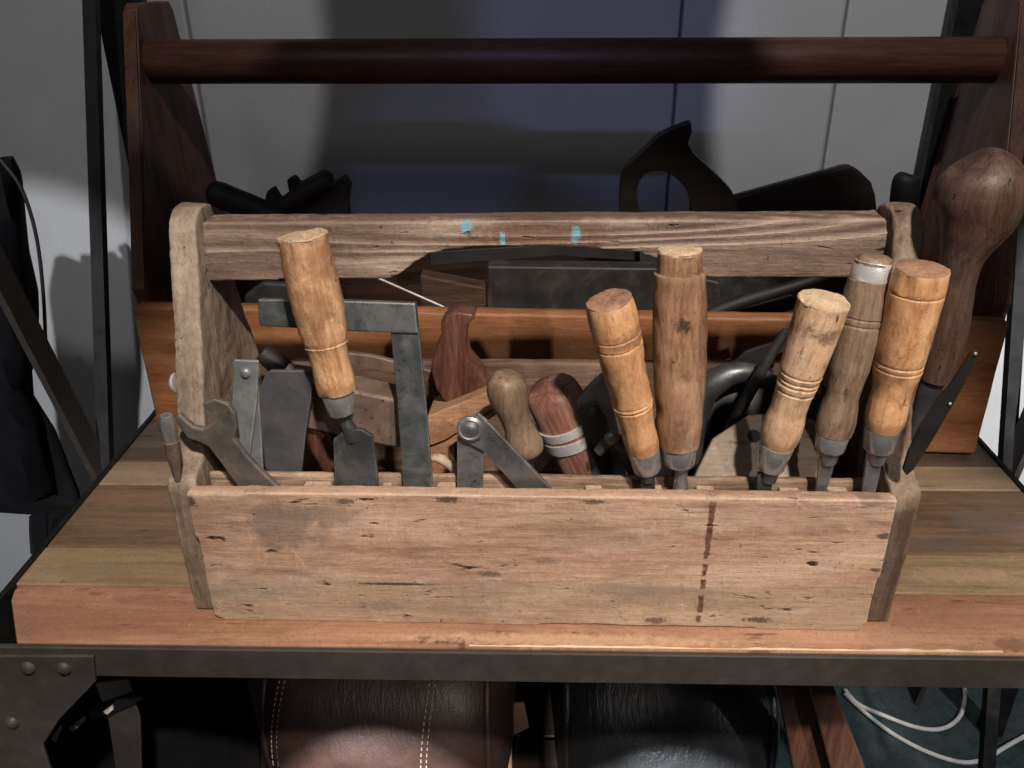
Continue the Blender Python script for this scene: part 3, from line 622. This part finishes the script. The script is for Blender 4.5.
# punch outside left
r, b = thingflat('punch', 'small rusty punch with bright rounded cap at the far left corner of the box', 'punch', (178, 480), .008)
bm = rad_tube([(166, 415, 5.5), (167, 421, 7.6), (169, 432, 7.6), (171, 441, 7)], .006, 20, 4, base=b); link('cap', bm, M['ferrule'], r, smooth=50)
bm = rad_tube([(171, 441, 7.5), (173.5, 455, 7), (176, 468, 5), (178, 480, 3)], .006, 20, 4, base=b); link('shaft', bm, M['hammerhead'], r, smooth=50)
# folding rule / bevel strips
r, b = thingflat('folding_gauge', 'two grey steel strips joined by a round rivet, standing beside the dark plate', 'gauge', (255, 540), .03)
flat('strip', [(246, 378), (258, 380), (261, 430), (264, 487), (264, 540), (243, 540), (244, 487)], .031, .0022, M['strip'], r, 0, b)
flat('strip', [(234, 360), (258.5, 361), (257, 400), (250, 455), (247, 500), (245, 540), (227, 540), (231, 455), (232, 403)], .0272, .0022, M['strip'], r, 0, b)
dome('rivet', at(245.5, 373, .0270)-b, .0034, (0, -1, .1), M['strip'], r)
# dark plate
r, b = thingflat('plane_iron', 'matt dark grey flat blade standing between the steel strips and the broad chisel', 'blade', (287, 540), .038)
flat('iron', [(266, 374), (270, 371), (312, 371), (311, 400), (306, 430), (300, 487), (299, 540), (274, 540), (273, 487), (265, 466), (262, 430), (260, 387)], .0345, .0032, M['plate'], r, 0, b, .0006)
# hammer
r, b = thingflat('hammer', 'hammer with brown patinated head lying behind the broad chisel', 'hammer', (345, 520), .07)
flat('head', [(279, 377), (306, 381), (396, 400), (400, 449), (360, 441), (308, 429), (273, 419)], .048, .024, M['hammerhead'], r, 0, b, .002)
bm = rad_tube([(310, 415, 12), (318, 440, 12), (330, 462, 11), (345, 490, 11), (360, 530, 11)], .064, 20, 4, base=b); link('handle', bm, M['red_handle'], r, smooth=50)
# wooden plane tote + body
r, b = thingflat('wooden_plane', 'wooden plane with curved dark red grip and orange brown body, behind the dividers', 'plane', (455, 560), .10)
t_ = flat('grip', [(441, 322), (446, 315), (458, 312), (472, 314), (475, 318), (468, 325), (465, 340), (468, 358), (482, 374), (489, 388), (489, 402), (470, 408), (447, 405), (436, 390), (431, 372), (432, 360), (437, 345), (441, 334)], .093, .024, M['red_handle'], r, .1, b, .007)
t_.modifiers['bevel'].segments = 4
for p_ in t_.data.polygons: p_.use_smooth = True
flat('body', [(427, 416), (462, 402), (487, 392), (499, 401), (501, 412), (486, 422), (448, 448), (452, 560), (420, 560)], .078, .040, M['stick'], r, .12, b, .0015)
flat('wedge', [(429, 436), (440, 428), (492, 404), (494, 408), (446, 440), (430, 446)], .0745, .004, M['stick'], r, .12, b, .0008)
# awl with small pear handle
r, b = thingflat('awl', 'small smooth pear shaped grey brown handle leaning in front of the banded wooden head', 'awl', (540, 540), .03)
bm = rad_tube([(504, 372, 4), (504, 374, 12), (505, 380, 18), (507, 390, 20.5), (510, 402, 19), (514, 415, 15), (518, 426, 14.5), (522, 437, 17), (525, 445, 18.5), (526, 452, 16), (527, 457, 8)], .034, 28, 4, base=b); link('handle', bm, M['grey_handle'], r, smooth=60)
bm = rad_tube([(526, 455, 5), (532, 480, 4.5), (543, 540, 3)], .034, 12, 3, base=b); link('spike', bm, M['steel_dark'], r, smooth=60)
# dividers
r, b = thingflat('dividers', 'grey steel dividers with round riveted joint and two flat legs', 'dividers', (470, 560), .016)
flat('leg', [(457, 424), (470, 432), (484, 436), (483, 487), (485, 560), (457, 560), (457, 487)], .0190, .003, M['steel'], r, 0, b)
flat('leg', [(461, 440), (478, 413), (486, 420), (505, 440), (550, 487), (575, 520), (545, 530), (515, 487), (484, 452)], .0158, .003, M['steel'], r, 0, b)
c_ = at(470, 428, .0155)-b
bm = lathe([(.0088, 0), (.0088, .0018), (.0070, .0028), (.0066, .0022), (.0052, .0024), (.0036, .0036), (0, .0042)], 32); bm.transform(Vector((0, -1, .05)).to_track_quat('Z', 'Y').to_matrix().to_4x4())
bmesh.ops.translate(bm, verts=bm.verts, vec=c_); link('joint', bm, M['steel'], r, smooth=30)
# banded mallet-like head
ca, cb = at(603, 498, .085), at(549, 385, .075)
r = empty('mallet', 'red streaked round wooden head bound with a thin steel band, behind the pear shaped handle', 'mallet', ca, axis_rot(ca, cb))
L = (cb-ca).length; s_ = pxm(cb)
link('head', lathe([(28*s_, 0), (30*s_, .01), (30*s_, L*.5), (29*s_, L*.88), (27*s_, L*.95), (22*s_, L*.99), (10*s_, L*1.005)], 40, .03, 2.), M['redstreak'], r, smooth=50)
link('steel_band', lathe([(30.4*s_, L*.57), (32.4*s_, L*.57), (32.4*s_, L*.645), (30.4*s_, L*.645)], 40, .01), M['bright'], r, smooth=40)
link('steel_band', lathe([(30.2*s_, L*.675), (32.2*s_, L*.675), (32*s_, L*.735), (30*s_, L*.735)], 40, .01), M['bright'], r, smooth=40)
# capped metal bracket
r, b = thingflat('pliers', 'grey metal pliers-like jaw with a round pivot screw, left of the orange handled chisel', 'pliers', (605, 540), .07)
flat('jaw', [(574, 404), (590, 386), (606, 372), (614, 380), (616, 420), (626, 470), (628, 540), (602, 540), (600, 460), (588, 428), (578, 420)], .062, .006, M['strip'], r, 0, b, .0012)
flat('jaw', [(578, 412), (596, 402), (606, 420), (612, 470), (610, 540), (590, 540), (592, 470)], .058, .0035, M['steel_dark'], r, 0, b, .0012)
dome('pivot', at(593.5, 412, .0578)-b, .0045, (0, -1, .1), M['steel_dark'], r)
r, b = thingflat('wood_wedge', 'small tan wooden stick slanting behind the banded head towards the orange handled chisel', 'stick', (512, 500), .125)
flat('stick', [(598, 376), (607, 384), (560, 450), (520, 500), (505, 500), (550, 440)], .125, .007, M['greyboard'], r, 0, b, .0012)
r, b = thingflat('wood_shaving', 'curved strip of pale wood lying low between the square blade and the dividers', 'shaving', (445, 478), .045)
bm = rad_tube([(429, 458, 2.5), (438, 458, 4.5), (448, 463, 5), (456, 472, 5), (458, 490, 4)], .045, 12, 4, base=b, flat_=1.2); link('shaving', bm, M['rack_pale'], r, smooth=60)
r, b = thingflat('round_file', 'worn steel round file leaning across the dark space right of the barrel handle', 'file', (712, 470), .10)
link('file', rad_tube([(712, 470, 6), (735, 420, 6), (765, 365, 5.5), (786, 330, 4)], .105, 14, 4, base=b), M['steel_dark'], r, smooth=60)
r, b = thingflat('flat_bar', 'flat rusty steel bar lying behind the square and the curved dark red grip', 'bar', (400, 420), .13)
flat('bar', [(340, 352), (372, 356), (436, 372), (436, 384), (370, 369), (338, 364)], .13, .005, M['hammerhead'], r, 0, b, .001)
r, b = thingflat('spokeshave', 'dark rusty tool with small knob lying low between mallet head and orange handle', 'spokeshave', (620, 470), .04)
link('arm', rad_tube([(598, 452, 5), (612, 440, 7), (622, 446, 8), (630, 462, 8), (640, 480, 7)], .042, 14, 4, base=b), M['steel_dark'], r, smooth=60)
dome('knob', at(612, 438, .036)-b, .005, (0, -1, .3), M['steel'], r)
r, b = thingflat('rasp', 'dark rough rasp lying inside the rear box, upper edge just under the beam cut-out', 'rasp', (500, 268), .36)
flat('rasp', [(430, 252), (560, 244), (650, 252), (652, 262), (560, 256), (430, 266)], .35, .004, BT, r, 0, b)
# grey wooden block with a hole lying back
r, b = thingflat('wooden_block', 'flat grey wooden block with slanted corners and dark round hole, lying inside the box', 'block', (760, 474), .045, .9)
bl_ = flat('block_body', [(693, 480), (697, 470), (713, 438), (748, 415), (768, 413), (815, 419), (822, 440), (826, 480)], .048, .018, M['greyboard'], r, .9, b, .0015)
q = at(754, 436, .0475, .9)-b; bm = lathe([(.0046, -.0002), (.0046, .0006)], 20); bm.transform(Vector((0, -.75, .9)).to_track_quat('Z', 'Y').to_matrix().to_4x4()); bmesh.ops.translate(bm, verts=bm.verts, vec=q); link('hole', bm, M['blackthing'], bl_)
# dark bent pipe and blade in the middle
r, b = thingflat('bent_bar', 'dark curved steel bar lying across the box behind the upright barrel handle', 'bar', (700, 470), .13)
bm = rad_tube([(690, 470, 12), (692, 430, 13), (702, 396, 14), (722, 378, 13), (745, 372, 10), (772, 374, 4)], .13, 20, 5, base=b); link('bar', bm, M['steel_green'], r, smooth=60)
r, b = thingflat('drawknife', 'long thin black blade slanting upward behind the curved steel bar', 'knife', (735, 400), .16)
flat('blade', [(728, 368), (746, 352), (790, 336), (792, 346), (760, 366), (735, 384), (733, 400), (722, 400)], .160, .004, M['blackthing'], r, 0, b)
r, b = thingflat('chisel_shaft', 'slim dark wooden rod lying low behind the dark metal plate', 'rod', (330, 480), .12)
bm = rad_tube([(262, 352, 9), (285, 372, 12), (330, 420, 12), (370, 470, 11)], .125, 16, 4, base=b); link('rod', bm, M['blackthing'], r, smooth=60)
r, b = thingflat('dark_filler', 'dark rounded filler lump inside the box between barrel handle and grey block', 'filler', (715, 470), .10)  # filler shape added to keep this part of the box dark
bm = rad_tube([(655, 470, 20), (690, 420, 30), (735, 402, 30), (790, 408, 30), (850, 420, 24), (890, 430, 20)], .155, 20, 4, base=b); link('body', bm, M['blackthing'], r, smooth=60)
r, b = thingflat('gouge', 'dark worn steel strip lying low at the right inside of the box', 'gouge', (860, 480), .10)
bm = rad_tube([(780, 400, 8), (830, 420, 10), (880, 450, 10), (905, 470, 8)], .11, 16, 4, base=b); link('shaft', bm, M['steel_dark'], r, smooth=60)

# brace with big knob
r, b = thingflat('hand_brace', 'polished dark brown brace with large round knob, right of the box', 'brace', (906, 470), .062)
bm = rad_tube([(975, 159, 12), (977, 163, 28), (979, 175, 39), (980, 192, 43), (977, 212, 40), (970, 232, 32), (962, 255, 22), (957, 280, 18), (953, 305, 18), (948, 335, 18), (940, 362, 16), (933, 380, 13)], .060, 32, 5, base=b); link('knob', bm, M['brace'], r, smooth=60)
bm = rad_tube([(936, 372, 12), (928, 395, 12), (918, 425, 9), (908, 465, 6), (905, 500, 5)], .060, 20, 4, base=b, flat_=.6); link('shank', bm, M['steel_dark'], r, smooth=60)
# black pointed blade outside
r, b = thingflat('knife', 'black pointed blade with two bright flecks, standing against the right end of the box', 'knife', (907, 475), .006)
k_ = flat('blade', [(972, 353), (976, 350), (979, 354), (967, 380), (953, 406), (932, 442), (914, 470), (907, 476), (903, 471), (908, 455), (920, 428), (936, 404), (952, 384)], .010, .003, M['blackthing'], r, -.2, b, .0008)
for x, y in ((975.5, 354), (950, 404)): dome('rivet', at(x, y, .0095, -.2)-b, .0011, (0, -1, .1), M['steel'], k_)

# ------------------------------------------------------------------ tools in the rear box
r, b = thingflat('hand_saw', 'black hand saw grip with open loop, sticking up from the rear box', 'saw', (680, 260), .33)
outer = [(621, 222), (620, 200), (621, 182), (626, 168), (637, 158), (648, 148), (660, 136), (675, 129), (691, 123), (692, 131), (688, 144), (694, 154), (705, 164), (720, 178), (732, 191), (737, 205), (738, 222), (690, 240)]
inner = [(641, 216), (638, 205), (637, 195), (637, 188), (640, 180), (645, 174), (652, 171), (660, 171), (666, 172), (672, 175), (677, 179), (682, 184), (686, 189), (689, 195), (691, 202), (692, 209), (692, 216), (668, 222)]
ring_strip('grip', outer, inner, .325, .018, M['blackwood'], r, 0, b, .003)
flat('blade', [(690, 222), (738, 215), (740, 250), (830, 330), (640, 330), (640, 240)], .333, .0015, M['steel_dark'], r, 0, b, .0003)
r, b = thingflat('box_saw', 'dark slab-like blade with clipped corner leaning in the rear box, right of the saw grip', 'blade', (800, 300), .35)
flat('slab', [(733, 197), (845, 166), (851, 166), (860, 171), (872, 183), (876, 196), (879, 222), (880, 300), (735, 300)], .352, .012, M['blackwood'], r, 0, b, .003)
r, b = thingflat('turned_handle', 'short black turned handle standing in the rear box behind the beam end', 'handle', (903, 300), .34)
bm = rad_tube([(908, 174, 6), (907, 177, 12), (905, 190, 13.5), (903, 215, 13.5), (900, 250, 13), (897, 300, 12)], .335, 20, 4, base=b); link('grip', bm, BT, r, smooth=60)
r, b = thingflat('file_handle', 'black round-ended handle lying at the left of the rear box', 'handle', (240, 240), .34)
bm = rad_tube([(208, 190, 5), (211, 191, 10), (218, 194, 13), (232, 200, 13), (255, 208, 12), (300, 228, 12), (350, 250, 11)], .33, 20, 4, base=b); link('grip', bm, BT, r, smooth=60)
r, b = thingflat('adjustable_wrench', 'black adjustable wrench with knurled jaws lying in the rear box, right of the round-ended handle', 'wrench', (310, 260), .34)
flat('body', [(262, 215), (266, 192), (272, 188), (279, 200), (289, 194), (286, 180), (293, 177), (298, 184), (320, 172), (330, 176), (331, 184), (343, 176), (350, 185), (347, 200), (350, 230), (340, 270), (300, 270)], .322, .014, BT, r, 0, b, .002)
bm = rad_tube([(283, 205, 7), (305, 192, 9), (327, 180, 8)], .316, 14, 4, base=b); link('jaw_screw', bm, BT, r, smooth=50)
r, b = thingflat('jack_plane', 'long dark grey metal bar lying inside the rear box, seen below the beam cut-out', 'bar', (570, 330), .33)
flat('sole', [(487, 266), (655, 268), (720, 282), (722, 330), (487, 330)], .30, .02, M['sole'], r, 0, b, .002)
r, b = thingflat('wood_offcut', 'small dark brown wood piece lying in the rear box, left of the dark grey bar', 'offcut', (440, 330), .3)
flat('piece', [(420, 275), (486, 288), (486, 330), (420, 330)], .296, .02, M['stick_dark'], r, 0, b, .002)
a_, b_ = at(378, 278, .285), at(446, 308, .27)
r = empty('steel_rod', 'thin bright steel rod slanting across the gap below the beam', 'rod', b_)
link('rod', tube([(a_-b_), Vector((0, 0, 0)), (b_-a_)*.3], .0011, 10), M['bright'], r, smooth=60)
r, b = thingflat('long_file', 'slim black file slanting in the rear box behind the right part of the beam', 'file', (700, 308), .28)
bm = rad_tube([(690, 322, 6), (740, 302, 7), (800, 284, 6), (850, 266, 5)], .30, 12, 4, base=b); link('shaft', bm, BT, r, smooth=60)
r, b = thingflat('folded_cloth', 'small crumpled grey sheet behind the left part of the beam', 'cloth', (270, 310), .3)
flat('sheet', [(243, 296), (262, 282), (300, 284), (312, 298), (310, 320), (245, 320)], .285, .008, M['steel_dark'], r, 0, b, .003)

# ------------------------------------------------------------------ below the bench
def bag(label, x0, x1, yc, zc, Rr, mat, seams, name='leather_bag'):
    BF = -.45; root = empty(name, label, 'bag', ((x0+x1)/2, yc, BF)); hw = (x1-x0)/2; N, S = 40, 56; bm = bmesh.new(); rows = []
    H = zc-BF
    def sec(u):
        e = (1-abs(u)**4)**(1/2.4) if abs(u) < 1 else 0
        return Rr*(.35+.65*e)
    for i in range(N+1):
        u = -1+2*i/N; r_ = sec(u); row = []
        for k in range(S):
            a = 2*math.pi*k/S; y = math.cos(a); z = math.sin(a)
            pw = lambda v: math.copysign(abs(v)**.8, v)
            w = 1+.02*noise.noise(Vector((u*2, y*2, z*2)))
            zz = H+r_*pw(z)*w
            row.append(bm.verts.new((u*hw*(1-.0), r_*pw(y)*w, max(0.0, zz))))
        rows.append(row)
    for A, B in zip(rows, rows[1:]):
        for k in range(S): bm.faces.new((A[k], B[k], B[(k+1) % S], A[(k+1) % S]))
    bm.faces.new(rows[0]); bm.faces.new(rows[-1][::-1])
    body = link('bag_body', bm, mat, root, smooth=60)
    for u, du, mt in seams:
        for off in (-.0028, .0028) if mt == 'thread' else (0,):
            bm = bmesh.new(); n = 90
            for k in range(n):
                if mt == 'thread' and k % 2: continue
                P = []
                for kk in (k, k+1):
                    a = math.pi*(.35+.85*kk/n); f = (a-math.pi*.35)/(math.pi*.85); uu = u+du*f
                    r_ = sec(uu)*1.012; pw = lambda v: math.copysign(abs(v)**.8, v)
                    w = 1+.02*noise.noise(Vector((uu*2, math.cos(a)*2, math.sin(a)*2)))
                    P.append(Vector((uu*hw+off, r_*pw(math.cos(a))*w, H+r_*pw(math.sin(a))*w)))
                tube(P, .0007 if mt == 'thread' else .004, 6 if mt == 'thread' else 12, bm)
            link('stitching' if mt == 'thread' else 'piping', bm, M['thread'] if mt == 'thread' else mat, body, smooth=60)
    return root
bag('brown leather bag with pale double stitching, under the bench', -.298, -.030, .25, -.332, .118, M['leather'], [(-.66, -.22, 'thread'), (.50, -.20, 'thread'), (.80, .05, 'pipe'), (-.95, .0, 'pipe')])
bag('glossy black leather bag under the bench, right of the brown one', .016, .252, .25, -.330, .120, M['leather_black'], [(-.9, 0, 'pipe'), (.84, .02, 'pipe')])
r, b = thingflat('cardboard_box', 'small tan cardboard piece glimpsed between the two leather bags', 'cardboard', (515, 760), .2)
flat('flap', [(494, 690), (500, 706), (524, 704), (529, 728), (512, 736), (512, 800), (490, 800)], .24, .004, M['card'], r, 0, b)
# leaning board right of the black bag
r, b = thingflat('leaning_board', 'reddish brown wooden board leaning under the bench beside the black bag', 'board', (835, 790), .12)
flat('board', [(776, 676), (806, 676), (836, 790), (848, 830), (806, 830), (797, 790)], .10, .018, M['rear_edge'], r, 0, b, .002)
flat('rail', [(806, 676), (829, 676), (868, 775), (880, 830), (850, 830), (836, 790)], .085, .02, M['rear_dark'], r, 0, b, .002)
# white cable on carpet
def floorpath(pts, z): return smoothpath([atZ(x, y, z) for x, y in pts], 8)
P = floorpath([(845, 690), (858, 704), (880, 714), (915, 727), (940, 729), (957, 720), (964, 704), (963, 685), (950, 660)], FLOOR+.004)
P2 = floorpath([(845, 694), (862, 710), (890, 732), (925, 751), (960, 762), (985, 759), (1005, 747), (1040, 728)], FLOOR+.0045)
bm = tube(P, .0030, 10); tube(P2, .0030, 10, bm)
tag(link('power_cable', bm, M['white'], smooth=60), 'white cable looping over the dark teal carpet under the bench', 'cable')
# black bag left with reflective dashes
r, b = thingflat('backpack', 'black fabric backpack with bright reflective dashes, at the left under the bench', 'backpack', (150, 800), .2)
bm = bmesh.new(); bmesh.ops.create_icosphere(bm, subdivisions=4, radius=1.)
c_ = at(150, 745, .20)
for v in bm.verts:
    n_ = v.co.normalized(); q = Vector([math.copysign(abs(t)**.7, t) for t in n_]); q *= 1+.10*noise.noise(n_*1.7)+.035*noise.noise(n_*5)
    v.co = Vector((q.x*.115, q.y*.09, q.z*.20-.04))+c_-b
    v.co.z = max(v.co.z, -.4498-b.z)
bk = link('bag_body', bm, M['coat'], r, smooth=80)
P = [(51, 740), (60, 726)], [(69, 729), (84, 717)], [(103, 712), (112, 706)]
for (x0, y0), (x1, y1) in P:
    flat('reflector', [(x0, y0), (x1, y1), (x1+1, y1+4), (x0+4, y0+3)], .02, .002, M['white'], bk, 0, b, .0003)
flat('strap', [(44, 746), (60, 722), (84, 713), (115, 703), (150, 690), (150, 696), (116, 711), (86, 722), (62, 733), (50, 748)], .0224, .003, M['coat'], bk, 0, b, .0006)
flat('panel', [(95, 684), (128, 680), (140, 720), (142, 800), (120, 800), (108, 720)], .03, .003, M['frame'], bk, 0, b, .001)

# ------------------------------------------------------------------ black coat and cord at the left
r, b = thingflat('coat', 'black coat hanging at the far left beside the bench', 'coat', (20, 560), .3)
ol = [(-60, 130), (0, 160), (8, 175), (12, 215), (16, 250), (26, 290), (30, 340), (34, 395), (56, 430), (68, 462), (82, 498), (64, 525), (42, 552), (34, 510), (-5, 503), (-60, 500)]
bm = bmesh.new()
X0 = min(p[0] for p in ol)
def right_at(y):
    e = ol[1:13]
    for (xa, ya), (xb, yb) in zip(e, e[1:]):
        if ya <= y <= yb: return xa+(xb-xa)*(y-ya)/(yb-ya)
    return e[-1][0] if y > e[-1][1] else e[0][0]
rowsv = []
ny, nx = 60, 26
for j in range(ny+1):
    y = 160+(552-160)*j/ny; xr = right_at(y); row = []
    xl = -80 if y < 503 else max(-80, 33+(y-505)*.2)
    for i in range(nx+1):
        f = i/nx; x = xl+(xr-xl)*f
        Yv = .30+.012*math.sin(f*17+y*.012)+.014*noise.noise(Vector((f*5, y*.012, 1)))+.03*f**6
        row.append(bm.verts.new(at(x, y, Yv)-b))
    rowsv.append(row)
for A, B in zip(rowsv, rowsv[1:]):
    for i in range(nx): bm.faces.new((A[i], B[i], B[i+1], A[i+1]))
ct = link('cloth', bm, M['coat'], r, smooth=70); so = ct.modifiers.new('thick', 'SOLIDIFY'); so.thickness = .012; so.offset = 1
P = smoothpath([at(x, y, .24) for x, y in ((-12, 150), (2, 162), (22, 190), (36, 235), (43, 290), (46, 350))], 8)
tag(link('black_cord', tube(P, .0016, 10), M['blackthing'], smooth=60), 'thin black cord curving down in front of the coat at the far left', 'cord')

# ------------------------------------------------------------------ light
def spot(name, loc, target, power, size, blend, radius, col):
    l = bpy.data.lights.new(name, 'SPOT'); l.energy = power; l.spot_size = math.radians(size); l.spot_blend = blend; l.shadow_soft_size = radius; l.color = col
    o = bpy.data.objects.new(name, l); COL.objects.link(o); o.location = loc
    o.rotation_mode = 'QUATERNION'; o.rotation_quaternion = (Vector(target)-Vector(loc)).to_track_quat('-Z', 'Y'); return o
spot('key_spotlight', (.34, -1.15, 1.62), (.02, -.07, -.02), 182, 27, .14, .045, (1, .895, .80))
spot('second_spotlight', (.75, -1.55, 1.15), (.05, .0, .12), 46, 15, .5, .02, (1, .90, .82))
spot('added_wall_light_left', (-.2, -1.4, 1.35), (-.72, .6, -.16), 130, 13, .12, .02, (.94, .96, 1))  # added lamp, brightens the lower left of the wall
spot('added_wall_light_corner', (.25, -1.0, 1.95), (-.50, .6, .29), 46, 11, .08, .015, (1, .98, .96))  # added for the pale wall patch near the rear box's left end
spot('added_wall_light_right', (.0, -1.0, 1.95), (.46, .6, .26), 78, 13, .08, .015, (1, .98, .98))  # added to lift the right side of the wall
spot('added_wall_light_far_right', (.3, -1.4, 1.4), (.66, .6, -.16), 380, 10, .1, .015, (1, .99, .98))  # extra lamp put in for the white sliver of wall
spot('added_fill_light', (-.7, -1.5, 1.9), (0, .5, .2), 12, 50, .8, .3, (1, .96, .93))  # added soft fill standing in for ambient light
spot('blue_spotlight', (-.5, -1.3, 1.4), (.08, .6, .34), 17, 9, .35, .03, (.36, .42, 1))
spot('blue_spotlight', (.5, -1.3, 1.3), (-.14, .6, .19), 9, 6, .5, .03, (.36, .42, 1))
spot('added_floor_light', (1.1, -1.1, 1.2), (.46, .25, -.52), 90, 20, .3, .03, (.95, .97, 1))  # added to bring up the carpet and cable
spot('added_low_light', (-.35, -1.4, .05), (-.375, .02, -.10), 12, 5, .4, .03, (1, 1, 1))  # narrow lamp added for the backpack's reflective dashes
spot('added_bag_light', (-.14, -1.6, .36), (-.165, .16, -.415), 480, 7.4, .12, .015, (1, .93, .90))  # added lamp that makes the sheen on the brown bag
spot('added_bag_light', (.12, -1.6, .36), (.135, .16, -.418), 1000, 7.0, .12, .015, (.93, .96, 1))  # likewise added, for the black bag's highlight
w = bpy.data.worlds.new('World'); sc.world = w; w.use_nodes = True
w.node_tree.nodes['Background'].inputs[0].default_value = (.9, .93, 1, 1); w.node_tree.nodes['Background'].inputs[1].default_value = .03
sc.view_settings.view_transform = 'Standard'; sc.view_settings.look = 'None'; sc.view_settings.exposure = 0
